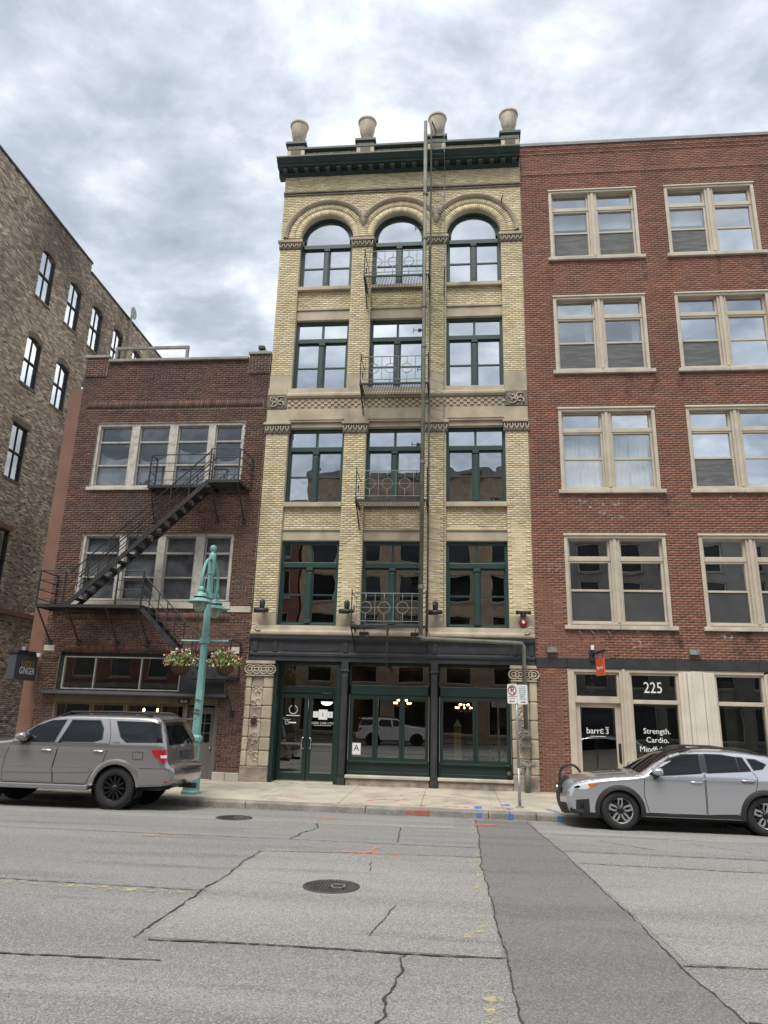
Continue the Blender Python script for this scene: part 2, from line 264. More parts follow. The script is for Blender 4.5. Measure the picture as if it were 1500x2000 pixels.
# ---- bricks
class Bricks:
    def __init__(s,L,H,pal,var=.16,joint=.010): s.L=L; s.H=H; s.j=joint; s.pal=pal; s.var=var; s.r=[]   # rows: x0,x1,z0,z1,y,full
    def field(s,x0,x1,z0,z1,y,holes=(),circ=(),header=0,axis='y',edge=True):
        n=max(1,round((z1-z0)/s.H)); h=(z1-z0)/n
        for k in range(n):
            a=z0+k*h+s.j/2; b=z0+(k+1)*h-s.j/2; zc=(a+b)/2
            L=s.L/2 if header and k%header==header-1 else s.L
            iv=[(x0,x1)]
            for (hx0,hx1,hz0,hz1) in holes:
                if hz0<zc<hz1:
                    nv=[]
                    for p,q in iv:
                        if hx1<=p or hx0>=q: nv.append((p,q)); continue
                        if hx0>p: nv.append((p,hx0))
                        if hx1<q: nv.append((hx1,q))
                    iv=nv
            for (cx,cz,r) in circ:
                if zc>=cz and zc<cz+r:
                    w=math.sqrt(r*r-(zc-cz)**2); nv=[]
                    for p,q in iv:
                        if cx+w<=p or cx-w>=q: nv.append((p,q)); continue
                        if cx-w>p: nv.append((p,cx-w))
                        if cx+w<q: nv.append((cx+w,q))
                    iv=nv
            off=(L/2 if k%2 else 0)
            for p,q in iv:
                g=math.floor((p-x0-off)/L); x=x0+off+g*L
                while x<q-1e-4:
                    c,d=max(x,p),min(x+L,q)
                    if d-c>.022: s.r.append((c+s.j/2,d-s.j/2,a,b,y,1 if (d-c>L*.99 and L==s.L) else 0))
                    x+=L
    def soldier(s,x0,x1,z0,z1,y):
        n=round((x1-x0)/s.H); w=(x1-x0)/n
        for k in range(n): s.r.append((x0+k*w+s.j/2,x0+(k+1)*w-s.j/2,z0+s.j/2,z1-s.j/2,y,0))
    def colours(s,n):
        pal=np.array(s.pal); i=rng.integers(0,len(pal),n); return np.clip(pal[i]*(1+rng.normal(0,s.var,(n,1))),.01,.9)
    def finish(s,parent,m,nobj=300,depth=.006,extra=None,side=None,name='brick'):
        R=np.array(s.r); x0,x1,z0,z1,y=R[:,0],R[:,1],R[:,2],R[:,3],R[:,4]
        y=y+rng.normal(0,.0013,len(y))
        if nobj:
            xc,zc=(x0+x1)/2,(z0+z1)/2
            dist=(xc-CAM.x)**2+(zc-CAM.z)**2+(y-CAM.y)**2 if side is None else np.where((xc>5.6)&(zc>2.6),xc**2+(zc-5)**2*.5,1e9)
            dist=np.where(R[:,5]>0,dist,1e9)
            sel=np.argsort(dist)[:nobj]; sel=sel[dist[sel]<1e8]
            w=s.L-s.j; protos={}
            cs=s.colours(14)
            for ii,k in enumerate(sel):
                hh=round(float(z1[k]-z0[k]),4); key=(ii%14,hh)
                if key not in protos:
                    po=B(-w/2,w/2,0,depth+.004,-hh/2,hh/2).build(name,m); me=po.data; bpy.data.objects.remove(po)
                    at=me.attributes.new('Col','FLOAT_COLOR','FACE'); at.data.foreach_set('color',np.tile([*cs[ii%14],1.],len(me.polygons)).astype(np.float32))
                    protos[key]=me
                o=bpy.data.objects.new(name,protos[key]); COL.objects.link(o); o.parent=parent
                o.location=(xc[k],y[k],zc[k]) if side is None else (XW-y[k],xc[k],zc[k])
                if side is not None: o.rotation_euler=(0,0,PI/2)
            keep=np.ones(len(R),bool); keep[sel]=False
        else: keep=np.ones(len(R),bool)
        x0,x1,z0,z1,y=[a[keep] for a in (x0,x1,z0,z1,y)]; n=len(x0); d=y+depth
        V=np.stack([np.stack(c,1) for c in ((x0,y,z0),(x1,y,z0),(x1,y,z1),(x0,y,z1),(x0,d,z0),(x1,d,z0),(x1,d,z1),(x0,d,z1))],1)
        if side is not None: V=side(V)
        F=np.array([(0,1,2,3),(1,5,6,2),(4,0,3,7),(3,2,6,7),(4,5,1,0)])
        Fa=(F[None]+np.arange(n)[:,None,None]*8).reshape(-1,4); V=V.reshape(-1,3); C=np.repeat(s.colours(n),5,0)
        if extra is not None and len(extra[0]):
            eV=np.array(extra[0]); eF=np.array(extra[1])+len(V); nb=len(eF)//5; C=np.concatenate([C,np.repeat(s.colours(nb),5,0)]); V=np.concatenate([V,eV]); Fa=np.concatenate([Fa,eF])
        me=bpy.data.meshes.new('bricks'); me.vertices.add(len(V)); me.vertices.foreach_set('co',V.astype(np.float32).ravel()); me.loops.add(Fa.size); me.loops.foreach_set('vertex_index',Fa.astype(np.int32).ravel()); me.polygons.add(len(Fa)); me.polygons.foreach_set('loop_start',np.arange(0,Fa.size,4,dtype=np.int32)); me.update(calc_edges=True)
        at=me.attributes.new('Col','FLOAT_COLOR','FACE'); at.data.foreach_set('color',np.concatenate([C,np.ones((len(C),1))],1).astype(np.float32).ravel())
        me.materials.append(MATS[m]); o=bpy.data.objects.new('bricks',me); COL.objects.link(o); o.parent=parent; stuff(o); return o
def backing(mb,x0,x1,z0,z1,y0,y1,holes):
    xs=sorted({x0,x1,*[min(max(h[i],x0),x1) for h in holes for i in (0,1)]}); zs=sorted({z0,z1,*[min(max(h[i],z0),z1) for h in holes for i in (2,3)]})
    for a,b in zip(zs,zs[1:]):
        run=None
        for c,d in zip(xs,xs[1:]):
            inh=any(h[0]-1e-6<=c and d<=h[1]+1e-6 and h[2]-1e-6<=a and b<=h[3]+1e-6 for h in holes)
            if inh:
                if run: mb.box(run[0],run[1],y0,y1,a,b); run=None
            else: run=(run[0],d) if run else (c,d)
        if run: mb.box(run[0],run[1],y0,y1,a,b)
    return mb
# ================================================================ ground
_YS=[-20.5,-18,-14,-10,-8,-5.8,-4.6,-4.0]; _ZS=[.0,.06,.12,.13,.11,.055,-.02,-.05]
def road_z(y): return float(np.interp(y,_YS,_ZS))
def kerb_y(x): return -4.18-.03*x
def walk_z(y): return float(np.interp(y,[-4.3,0],[.108,.16]))
g=MB(); g.box(-400,400,-400,400,-1.2,-.4); struct(g.build('ground','concrete'))
ys=sorted(set([-19.0,-18,-17,-16,-15,-14,-13,-12,-11,-10,-9,-8,-7.4,-6.8,-6.2,-5.8,-5.2,-4.6,-4.3,-3.7])); g=MB()
XS=list(np.linspace(-80,80,33))
vs=[(x,y,road_z(y)) for y in ys for x in XS]; n=len(XS)
g.add(vs,[(i*n+k,i*n+k+1,(i+1)*n+k+1,(i+1)*n+k) for i in range(len(ys)-1) for k in range(n-1)])
ROAD=struct(g.build('road','asphalt',smooth=True))
def ribbon(mb,pts,wd,dz=.004,fn=road_z,jit=0,step=.12):
    P=[]
    for (a,b) in zip(pts,pts[1:]):
        d=math.dist(a,b); k=max(1,int(d/step))
        P+=[(a[0]+(b[0]-a[0])*i/k,a[1]+(b[1]-a[1])*i/k) for i in range(k)]
    P.append(pts[-1]); vs=[]; j=0
    for i,p in enumerate(P):
        q,r=P[min(i+1,len(P)-1)],P[max(i-1,0)]; dx,dy=q[0]-r[0],q[1]-r[1]; l=math.hypot(dx,dy) or 1; nx,ny=-dy/l,dx/l
        j=.7*j+random.gauss(0,jit); w=wd*(1+(random.uniform(-.6,.7) if jit else 0))/2
        for sgn in (-1,1):
            x,y=p[0]+nx*(j+sgn*w),p[1]+ny*(j+sgn*w); vs.append((x,y,fn(y)+dz))
    return mb.add(vs,[(2*i,2*i+1,2*i+3,2*i+2) for i in range(len(P)-1)])
# road patches
def strip(name,L,R,m,dz,parent,fn=road_z):
    """sheet between two polylines given by shared y stations"""
    ysx=sorted(set([p[1] for p in L]+[p[1] for p in R]+[y for y in np.arange(-19,-4.3,.35)])); ysx=[y for y in ysx if max(L[0][1],R[0][1])-1e-6>=y>=min(L[-1][1],R[-1][1]) or min(L[0][1],R[0][1])<=y<=max(L[-1][1],R[-1][1])]
    def at(P,y):
        Q=sorted(P,key=lambda p:p[1]); return float(np.interp(y,[p[1] for p in Q],[p[0] for p in Q]))
    mb=MB(); vs=[]
    for y in ysx:
        a,b=at(L,y)+random.gauss(0,.006),at(R,y)+random.gauss(0,.006)
        for t in (0,.25,.5,.75,1): vs.append((a+(b-a)*t,y,fn(y)+dz))
    mb.add(vs,[(5*i+k,5*i+k+1,5*i+k+6,5*i+k+5) for i in range(len(ysx)-1) for k in range(4)])
    return mb.build(name,m,parent)
PL=[(.47,-18.5),(.45,-15.5),(.43,-13.9),(.41,-12.1),(.37,-10.1),(.44,-7.5),(.45,-4.55)]; PR=[(2.2,-18.5),(1.93,-15.0),(1.85,-14.1),(1.80,-12.8),(1.72,-11.1),(1.62,-8.7),(1.50,-6.3),(1.49,-4.55)]
strip('asphalt_patch',PL,PR,'asphalt_patch',.004,ROAD)
strip('worn_slab',[(-2.68,-13.96),(-2.68,-9.93)],[(.40,-13.94),(.40,-9.66)],'asphalt_worn',.0032,ROAD); strip('worn_slab',[(1.92,-13.85),(1.62,-8.9)],[(9,-13.85),(9,-9.9)],'asphalt_worn',.0032,ROAD)
# gutter band of pale worn concrete under the parked cars
gb=MB(); vs=[]; gy=[-6.7,-6.2,-5.6,-5.0,-4.5]
for x in np.arange(-60,.42,.5):
    for y in gy: vs.append((x,y+(random.gauss(0,.02) if y==gy[0] else 0)-.0*x,road_z(y)+.003))
nn=len(vs)//5; gb.add(vs,[(5*i+k,5*i+k+5,5*i+k+6,5*i+k+1) for i in range(nn-1) for k in range(4)]); gb.build('gutter_strip','asphalt_worn',ROAD)
gb=MB(); vs=[]
for x in np.arange(1.55,40,.5):
    for y in gy: vs.append((x,y-.25+(random.gauss(0,.02) if y==gy[0] else .25 if y==gy[-1] else 0),road_z(y-.25)+.003))
nn=len(vs)//5; gb.add(vs,[(5*i+k,5*i+k+5,5*i+k+6,5*i+k+1) for i in range(nn-1) for k in range(4)]); gb.build('gutter_strip','asphalt_worn',ROAD)
# joints and cracks
CR=[([(-2.70,-9.9),(-2.72,-11.0),(-2.74,-12.2),(-2.72,-13.0),(-2.74,-14.0)],.016,.010),([(-2.6,-14.02),(-1.43,-13.99),(-.43,-14.02),(.43,-13.98)],.022,.007),([(-.44,-14.05),(-.40,-14.5),(-.47,-14.9),(-.46,-15.3),(-.51,-16.2),(-.5,-18)],.017,.02),
([(-14,-12.1),(-8,-12.15),(-5.1,-12.2),(-2.7,-12.28)],.014,.005),([(-30,-8.7),(-7.6,-8.75),(-2.3,-8.78),(.42,-8.8)],.016,.006),([(-2.75,-9.9),(-1.6,-9.75),(.42,-9.6)],.014,.006),([(-2.45,-6.75),(-2.38,-7.4),(-2.5,-8.1),(-2.55,-8.7)],.02,.014),
([(1.62,-8.75),(4.4,-8.8),(12,-8.85)],.018,.006),([(1.70,-9.75),(4.3,-9.85),(11,-9.9)],.018,.008),([(1.85,-13.92),(2.7,-13.85),(6,-13.9)],.018,.006),([(2.4,-7.5),(3.1,-8.3)],.014,.01),([(3.9,-7.4),(4.6,-8.2)],.012,.01),([(-.95,-6.8),(-.85,-8.6)],.012,.01),([(-1.1,-10.2),(-1.05,-10.9)],.010,.006),([(-5.2,-14.6),(-3.6,-14.55),(-2.3,-14.5)],.022,.004),([(1.95,-15.0),(2.6,-15.2),(3.3,-15.6)],.022,.012),([(-.6,-12.5),(-.75,-13.6)],.010,.004)]
for p,w,j in CR: ribbon(MB(),p,w,.0075,jit=j,step=.06).build('crack','tar',ROAD)
for P in (PL,PR): ribbon(MB(),P,.012,.0078,jit=.006,step=.07).build('patch_seam','tar',ROAD)
# utility paint on the road
def marks(lst,m,parent,fn=road_z,dz=.009):
    for pts,w in lst: ribbon(MB(),pts,w,dz,fn=fn,jit=.006,step=.08).build('paint_mark',m,parent)
marks([([(-5.0,-9.15),(-4.5,-9.0)],.07),([(-4.8,-9.05),(-4.3,-8.7)],.06),([(-1.6,-9.65),(-.75,-9.7)],.07),([(-1.2,-9.65),(-1.1,-9.1)],.06),([(-2.6,-6.0),(-2.25,-5.85)],.16),([(.40,-5.9),(.75,-5.85)],.18),([(.6,-6.0),(.9,-5.6)],.12)],'paint_orange',ROAD)
marks([([(-6.5,-12.3),(-2.85,-12.42)],.12),([(.32,-9.4),(.30,-10.0)],.10),([(.35,-10.6),(.30,-11.6)],.12),([(.33,-13.0),(.1,-13.5)],.12),([(.28,-14.7),(.25,-15.5)],.10),([(.33,-6.2),(.34,-7.2)],.07)],'paint_yellow',ROAD)
# manhole covers
def manhole(x,y,r,label):
    z=road_z(y)+.006; t=thing('manhole_cover',label,'manhole',(x,y,z),'manhole covers in the road')
    m=MB(); m.lathe([(r*1.08,0),(r*1.08,.012),(r*.96,.014),(r*.955,.004)],40,(x,y,z-.004)); m.build('rim','iron_cover',t,True)
    m=MB(); m.lathe([(r*.945,.008),(0.001,.010)],40,(x,y,z-.004)); m.build('lid','iron_cover',t)
    m=MB(); k=-r*.85
    while k<r*.3:
        h=math.sqrt(max(0,(r*.88)**2-k*k)); m.box(x+k,x+k+.014,y-h,y+h,z+.002,z+.013); k+=.038
    stuff(m.build('ribs','iron_cover',t))
    m=MB(); 
    for a,b,c,d in ((.0,.16,-.11,-.085),(.0,.16,.06,.085),(.0,.02,-.11,.085),(.14,.16,-.11,.085)): m.box(x+a,x+b,y+c,y+d,z+.008,z+.016)
    m.build('cast_frame','galvanised',t)
manhole(-1.38,-11.81,.30,'ribbed iron manhole cover in the middle of the road near the camera')
manhole(-4.14,-6.42,.32,'flat iron manhole cover near the kerb behind the taupe car')
# kerb and sidewalk
KERB=struct(MB().add([(-80,kerb_y(-80)+.16,-.3),(80,kerb_y(80)+.16,-.3),(80,kerb_y(80)+.2,-.3),(-80,kerb_y(-80)+.2,-.3),(-80,kerb_y(-80)+.16,.09),(80,kerb_y(80)+.16,.09),(80,kerb_y(80)+.2,.09),(-80,kerb_y(-80)+.2,.09)],[(0,3,2,1),(4,5,6,7),(0,1,5,4),(1,2,6,5),(2,3,7,6),(3,0,4,7)]).build('kerb','kerb_stone'))
xb=-24.; cuts=[]
while xb<24: cuts.append(xb); xb+=random.uniform(2.0,3.2)
cuts+= [-4.6,-1.9,.75,1.2,1.75]; cuts=sorted(c for c in cuts if not any(abs(c-k)<1.0 and c!=k for k in (-4.6,-1.9,.75,1.2,1.75)) or c in (-4.6,-1.9,.75,1.2,1.75))
for a,b in zip(cuts,cuts[1:]):
    m=MB(); dz=random.uniform(-.006,.004)
    for_x=[a+.006,b-.006]; vs=[]
    for x in for_x:
        y=kerb_y(x); vs+=[(x,y-.012,-.2),(x,y,.07+dz),(x,y+.03,.10+dz),(x,y+.19,.108+dz),(x,y+.19,-.2)]
    m.add(vs,[(0,5,6,1),(1,6,7,2),(2,7,8,3),(3,8,9,4),(0,1,2,3,4),(5,9,8,7,6)]); m.build('kerbstone','kerb_stone',KERB,bevel=.012)
WALK=struct(MB().add([(-80,kerb_y(-80)+.19,.09),(80,kerb_y(80)+.19,.09),(80,.6,.13),(-80,.6,.13)],[(0,1,2,3)]).build('sidewalk','kerb_stone'))
sx=[-26,-24.2,-22.4,-20.6,-18.8,-17,-15.2,-13.4,-11.6,-9.8,-8.0,-6.2,-4.4,-2.55,-.72,1.1,2.9,4.7,6.5,8.3,10.1,11.9,13.7]
for a,b in zip(sx,sx[1:]):
    for r,(t0,t1) in enumerate(((0,.36),(.36,.70),(.70,1))):
        vs=[]
        for x,(ex) in ((a,.005),(b,-.005)):
            x+=ex; k=kerb_y(x)+.2
            for t in (t0,t1):
                y=k+(.45-k)*t+(.005 if t==t0 else -.005); vs.append((x,y,walk_z(y)+random.uniform(-.0015,.0015)))
        vs2=[(x,y,z-.05) for x,y,z in vs]
        MB().add(vs+vs2,[(0,2,3,1),(0,4,6,2),(2,6,7,3),(3,7,5,1),(1,5,4,0)]).build('slab','concrete',WALK)
wz=lambda y: walk_z(y)
marks([([(-1.3,-2.0),(-1.0,-1.7)],.06),([(-.85,-1.75),(.05,-2.05)],.09),([(-2.0,-3.3),(-1.55,-2.7)],.06),([(-1.35,-3.1),(-1.05,-2.6)],.05),([(-.5,-3.2),(-.1,-2.8)],.05),([(.0,-3.3),(.45,-2.85)],.05),([(-2.0,-2.9),(-1.0,-2.85)],.04),([(-4.7,-2.9),(-3.6,-3.1)],.06),([(-2.6,-3.7),(-1.9,-3.75)],.06),([(-1.2,-3.75),(-.6,-3.75)],.10),([(-.2,-3.7),(.35,-3.72)],.10),([(.9,-3.6),(1.35,-3.6)],.11),([(-.9,-3.85),(-.5,-3.5)],.05)],'paint_red',WALK,wz,.006)
marks([([(.55,-3.9),(.55,-3.45)],.11),([(1.22,-3.9),(1.22,-3.7)],.10),([(1.18,-3.2),(1.25,-2.9)],.14),([(1.1,-3.05),(1.32,-3.05)],.08),([(2.25,-4.0),(2.05,-3.5)],.11)],'paint_blue',WALK,wz,.006)
marks([([(.85,-4.0),(.88,-1.2)],.03),([(.8,-3.9),(.8,-3.6)],.08)],'paint_yellow',WALK,wz,.006)
def kerbpaint(x,w,m):
    y0=kerb_y(x); MB().add([(x-w/2,y0-.016,-.02),(x+w/2,y0-.016,-.02),(x+w/2,y0-.005,.075),(x-w/2,y0-.005,.075)],[(0,1,2,3)]).build('paint_mark',m,KERB)
kerbpaint(1.22,.12,'paint_blue'); kerbpaint(.55,.1,'paint_blue'); kerbpaint(2.25,.12,'paint_blue'); kerbpaint(-.75,.5,'paint_red')
ribbon(MB(),[(-30,kerb_y(-30)-.08),(0,kerb_y(0)-.08),(30,kerb_y(30)-.08)],.16,.008,step=.4).build('gutter_dirt','grime',ROAD)
ribbon(MB(),[(-30,-.16),(20,-.16)],.22,.004,fn=walk_z,step=.4).build('wall_base_dirt','grime',WALK)
# far pavement where the photographer stands
fk=MB(); fk.box(-80,80,-60,-18.9,-.4,.06); struct(fk.build('parking_lot','asphalt'))
# ================================================================ yellow brick building
YB=thing('yellow_brick_building','narrow yellow brick building with green arched windows and a green cornice','building',(-1.81,0,.16))
PX=[(-5.933,-5.216),(-3.409,-2.709),(-.901,-.199),(1.62,2.317)]; BX=[(-5.216,-3.409),(-2.709,-.901),(-.199,1.62)]
AC=[(-4.3125,17.85),(-1.805,17.85),(.7105,17.85)]; AR=.905
wall=MB(); D0=.016
for a,b in PX: wall.box(a,b,D0,.6,4.24,17.72)
for a,b in BX:
    for z0,z1 in ((7.09,8.29),(10.78,12.12),(14.67,15.91)): wall.box(a,b,.11,.6,z0,z1)
wall.box(-5.933,2.317,D0,.6,19.0,21.45)
prev=-5.933
for cx,cz in AC:
    wall.box(prev,cx-AR,D0,.6,17.72,19.0); n=20
    for i in range(n):
        x0=cx-AR*math.cos(PI*i/n); x1=cx-AR*math.cos(PI*(i+1)/n); z0=cz+math.sqrt(max(0,AR**2-(x0-cx)**2)); z1=cz+math.sqrt(max(0,AR**2-(x1-cx)**2))
        wall.prismY([(x0,z0),(x1,z1),(x1,19.0),(x0,19.0)],D0,.6)
    prev=cx+AR
wall.box(prev,2.317,D0,.6,17.72,19.0)
WALL=wall.build('wall','mortar_yellow',YB)
bk=Bricks(.213,.0705,[(.62,.515,.315),(.65,.545,.345),(.57,.47,.28),(.67,.575,.385),(.54,.44,.26),(.60,.505,.33)],.06,.008)
for a,b in PX:
    bk.field(a,b,4.86,10.55,0); bk.field(a,b,12.62,17.38,0)
for a,b in BX: bk.field(a,b,7.46,8.14,.096); bk.field(a,b,15.12,15.77,.096)
bk.field(-5.933,2.317,17.72,19.60,0,circ=[(c[0],c[1],1.40) for c in AC],holes=[(c[0]-1.40,c[0]+1.40,17.6,17.85) for c in AC])
bk.field(-5.933,2.317,19.75,20.42,0); bk.field(-5.933,2.317,20.80,21.46,.0)
ev,ef=[],[]
for cx,cz in AC:
    for r0,r1,n in ((.907,1.12,44),(1.128,1.37,48)):
        for k in range(n):
            a0=PI*(k+.06)/n; a1=PI*(k+.94)/n; b=len(ev); yj=random.gauss(-.001,.002)
            for y in (yj,yj+.03):
                for r,a in ((r0,a0),(r1,a0),(r1,a1),(r0,a1)): ev.append((cx+r*math.cos(a),y,cz+r*math.sin(a)))
            ef+=[(b,b+1,b+2,b+3),(b+1,b+5,b+6,b+2),(b+4,b,b+3,b+7),(b+3,b+2,b+6,b+7),(b+4,b+5,b+1,b)]
bk.finish(WALL,'brick_yellow',300,extra=(ev,ef))
def stone(name,x0,x1,y0,y1,z0,z1,m='sandstone',bev=.012): return B(x0,x1,y0,y1,z0,z1).build(name,m,YB,bevel=bev)
def carved(x0,x1,z0,z1,y,kind='leaf'):
    """carved stone block: sunk ground with its shade painted dark, raised scrolls"""
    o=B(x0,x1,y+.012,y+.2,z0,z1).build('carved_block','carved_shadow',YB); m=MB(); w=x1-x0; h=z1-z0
    if kind=='rings':
        n=4
        for i in range(n):
            cx=x0+w*(i+.5)/n; r=h*.40; z=(z0+z1)/2
            m.tube([(cx+r*1.15*math.cos(t),y,z+r*math.sin(t)) for t in np.linspace(0,2*PI,17)],.020,5)
            m.tube([(cx+r*.5*math.cos(t),y,z+r*.5*math.sin(t)) for t in np.linspace(0,2*PI,11)],.016,5)
    elif kind=='rosette':
        cx,cz=(x0+x1)/2,(z0+z1)/2
        for q in range(4):
            a=PI/4+q*PI/2; ox,oz=cx+w*.22*math.cos(a),cz+h*.22*math.sin(a)
            m.tube([(ox+(.14-.010*i)*math.cos(i*.55+a),y-.01,oz+(.115-.008*i)*math.sin(i*.55+a)) for i in range(13)],.022,5)
        m.tube([(cx+.05*math.cos(t),y-.015,cz+.05*math.sin(t)) for t in np.linspace(0,2*PI,9)],.03,5)
    else:
        n=max(3,int(w/.14))
        for i in range(n):
            cx=x0+w*(i+.5)/n
            for sg in (-1,1): m.tube([(cx,y+.005,z0+.02),(cx+sg*.03,y-.01,z0+h*.4),(cx+sg*.055,y-.02,z0+h*.7),(cx+sg*.03,y-.03,z0+h*.82)],[.022,.026,.022,.014],5)
    m.build('carving','carved_stone',o,True)
    return o
# ground floor stone piers
for a,b,full in ((-5.955,-5.15,1),(1.62,2.325,1)):
    q=B(a,b,-.06,.6,.05,.56).build('plinth','rock_stone',YB,bevel=.03)
    w=b-a; z=.56; k=0
    while z<3.0:
        h=min(random.choice((.42,.5,.36)),3.02-z); h=h if 3.02-z-h>.15 else 3.02-z
        B(a+.17,b-.30 if a<0 else b-.22,-.015,.5,z+.004,z+h-.004).build('panel_block','rock_stone' if (k+ (a>0))%2 else 'carved_stone',YB,bevel=.02)
        B(a,a+.165,-.05,.6,z+.004,z+h-.004).build('shaft_block','sandstone',YB,bevel=.035)
        B((b-.295) if a<0 else (b-.215),b,-.05,.6,z+.004,z+h-.004).build('shaft_block','sandstone',YB,bevel=.035); z+=h; k+=1
    for k in range(5):
        zc=.8+k*.47; m=MB()
        for i in range(7):
            cx=a+.2+random.random()*(w-.55); cz=zc+random.uniform(-.15,.15); m.tube([(cx+.07*(1-i*.02)*math.cos(t),-.022,cz+.06*math.sin(t*1.2)) for t in np.linspace(0,random.uniform(2.5,5),8)],.014,5)
        stuff(m.build('relief','carved_stone',YB,True))
    carved(a-.01,b+.01,3.06,3.37,-.075,'rings'); stone('capital_slab',a-.03,b+.03 if a<0 else b,-.11,.5,3.37,3.46); stone('necking',a-.01,b+.005,-.09,.5,3.02,3.06)
# storefront entablature in dark iron
m=MB(); m.ext([(.3,3.47),(-.09,3.47),(-.09,3.60),(-.13,3.62),(-.13,3.69),(-.08,3.72),(-.08,4.02),(-.11,4.05),(-.16,4.10),(-.16,4.20),(.3,4.20)],-5.90,2.30); ENT=m.build('entablature','dark_iron',YB,bevel=.006)
for x in (-5.75,-5.15,-3.08,-.52,1.75,2.2): B(x-.07,x+.07,-.11,.0,3.73,4.03).build('pilaster_block','dark_iron',ENT,bevel=.006)
for a,b in ((-4.95,-3.25),(-2.9,-.68),(-.35,1.6)): 
    mm=MB(); 
    for z in (3.76,3.98): mm.box(a,b,-.095,-.02,z,z+.025)
    mm.box(a,a+.025,-.0949,-.02,3.785,3.98); mm.box(b-.025,b,-.0949,-.02,3.785,3.98); mm.build('panel_frame','dark_iron',ENT)
for x0,x1 in ((-3.19,-2.97),(-.635,-.415)):
    m=MB(); m.box(x0,x1,-.10,.15,.13,.32); m.box(x0+.02,x1-.02,-.08,.13,.32,3.20); m.box(x0+.05,x1-.05,-.095,.0,.4,3.1); m.box(x0-.01,x1+.01,-.11,.15,3.20,3.26); m.box(x0+.01,x1-.01,-.09,.13,3.26,3.47); m.build('iron_column','dark_iron',YB,bevel=.008)
# stone ledge with scroll ends
m=MB(); m.ext([(.3,4.205),(-.17,4.205),(-.19,4.24),(-.19,4.30),(-.10,4.36),(-.06,4.50),(.3,4.50)],-5.90,2.30); m.build('stone_ledge','sandstone',YB,bevel=.01)
for x,s in ((-5.72,1),(2.12,-1)):
    m=MB(); m.tube([(x+s*(.15-.008*i)*math.cos(i*.5)*-1,-.20,4.40+(.13-.007*i)*math.sin(i*.5+.6)) for i in range(17)],.024,6); m.build('scroll','carved_stone',YB,True)
for i,(a,b) in enumerate(PX): stone('pier_base',a-.004,b+.004,-.012,.55,4.505,4.86); stone('pier_base',a-.004,b+.004,-.012,.55,12.13,12.62)
for a,b in BX:
    for z0,z1,zl in ((7.095,7.40,7.46),(14.675,15.03,15.115)):
        stone('lintel',a,b,.085,.5,z0,z1); stone('lintel_ledge',a,b,.045,.5,z1+.003,zl)
    for z0,z1 in ((8.14,8.287),(15.77,15.907)): stone('sill',a+.0,b-.0,-.03,.5,z0+.003,z1)
    stone('lintel',a,b,.04,.5,10.785,10.94)
# frieze over the second row, checker belt, sill course
stone('frieze',-5.945,2.325,-.03,.5,10.945,11.40)
for a,b in BX: B(a+.02,b-.02,-.055,.0,11.02,11.05).build('frieze_moulding','sandstone',YB)
for a,b in PX: carved(a-.05,b+.05,10.58,10.85,-.05); stone('capital_slab',a-.08,b+.08 if b<2 else b+.01,-.11,.4,10.853,10.94)
stone('belt_course',-5.31,1.63,-.02,.5,11.402,11.76)
ck=MB()
for r in range(3):
    k=0; x=-5.28
    while x<1.6:
        if (k+r)%2==0: ck.box(x,x+.105,-.055,.0,11.47+r*.083,11.47+r*.083+.078)
        x+=.108; k+=1
stuff(ck.build('checker_bricks','sandstone',YB))
m=MB(); m.ext([(.2,11.763),(-.08,11.763),(-.13,11.82),(-.13,11.9),(-.06,11.95),(-.05,12.12),(.2,12.12)],-5.31,1.63); m.build('sill_course','sandstone',YB,bevel=.008)
for a,b in ((-5.955,-5.315),(1.635,2.32)): carved(a,b,11.42,11.90,-.06,'rosette'); stone('end_block',a,b,-.045,.4,11.905,12.127)
# fourth storey: capitals, hood moulds, masks
for i,(a,b) in enumerate(PX): carved(a-.03,b+.03 if i<3 else b,17.42,17.64,-.045); stone('impost',a-.07,b+.07 if i<3 else b+.005,-.10,.4,17.643,17.74)
for cx,cz in AC:
    m=MB(); n=40; prof=[(1.375,.02),(1.375,-.05),(1.40,-.05),(1.42,-.08),(1.46,-.10),(1.50,-.10),(1.525,-.06),(1.525,.02)]; vs=[]
    for i in range(n+1):
        a=PI*i/n
        for r,y in prof: vs.append((cx+r*math.cos(a),y,cz+r*math.sin(a)))
    k=len(prof); lim=[]
    fs=[(i*k+j,i*k+j+1,(i+1)*k+j+1,(i+1)*k+j) for i in range(n) for j in range(k-1)]
    def ok(f):
        x=sum(vs[q][0] for q in f)/4
        return -5.94<x<2.31 and abs(x-cx)<1.262
    lo=[f for f in fs if ok(f) or (cx<-4 and sum(vs[q][0] for q in f)/4<cx and sum(vs[q][0] for q in f)/4>-5.94) or (cx>0 and sum(vs[q][0] for q in f)/4>cx and sum(vs[q][0] for q in f)/4<2.31)]
    m.add(vs,lo); m.build('hood_mould','sandstone',YB,True)
for x in (-3.06,-.548):
    m=MB(); m.lathe([(.001,-.16),(.09,-.14),(.13,-.06),(.14,.02)],12,(x,0,18.66),'y')
    for k in range(9):
        a=PI*2*k/9; m.tube([(x,-.10,18.66),(x+.13*math.cos(a),-.14,18.66+.15*math.sin(a)),(x+.19*math.cos(a+.3),-.09,18.66+.2*math.sin(a+.3))],[.04,.035,.015],5)
    m.lathe([(.02,-.28),(.07,-.2),(.11,-.06),(.09,.05)],10,(x,-.05,18.55)); m.build('corbel_mask','carved_stone',YB,True)
m=MB(); m.box(-5.94,2.315,-.035,.1,19.605,19.65); m.box(-5.94,2.315,-.06,.1,19.69,19.745); m.build('string_course','carved_shadow',YB)
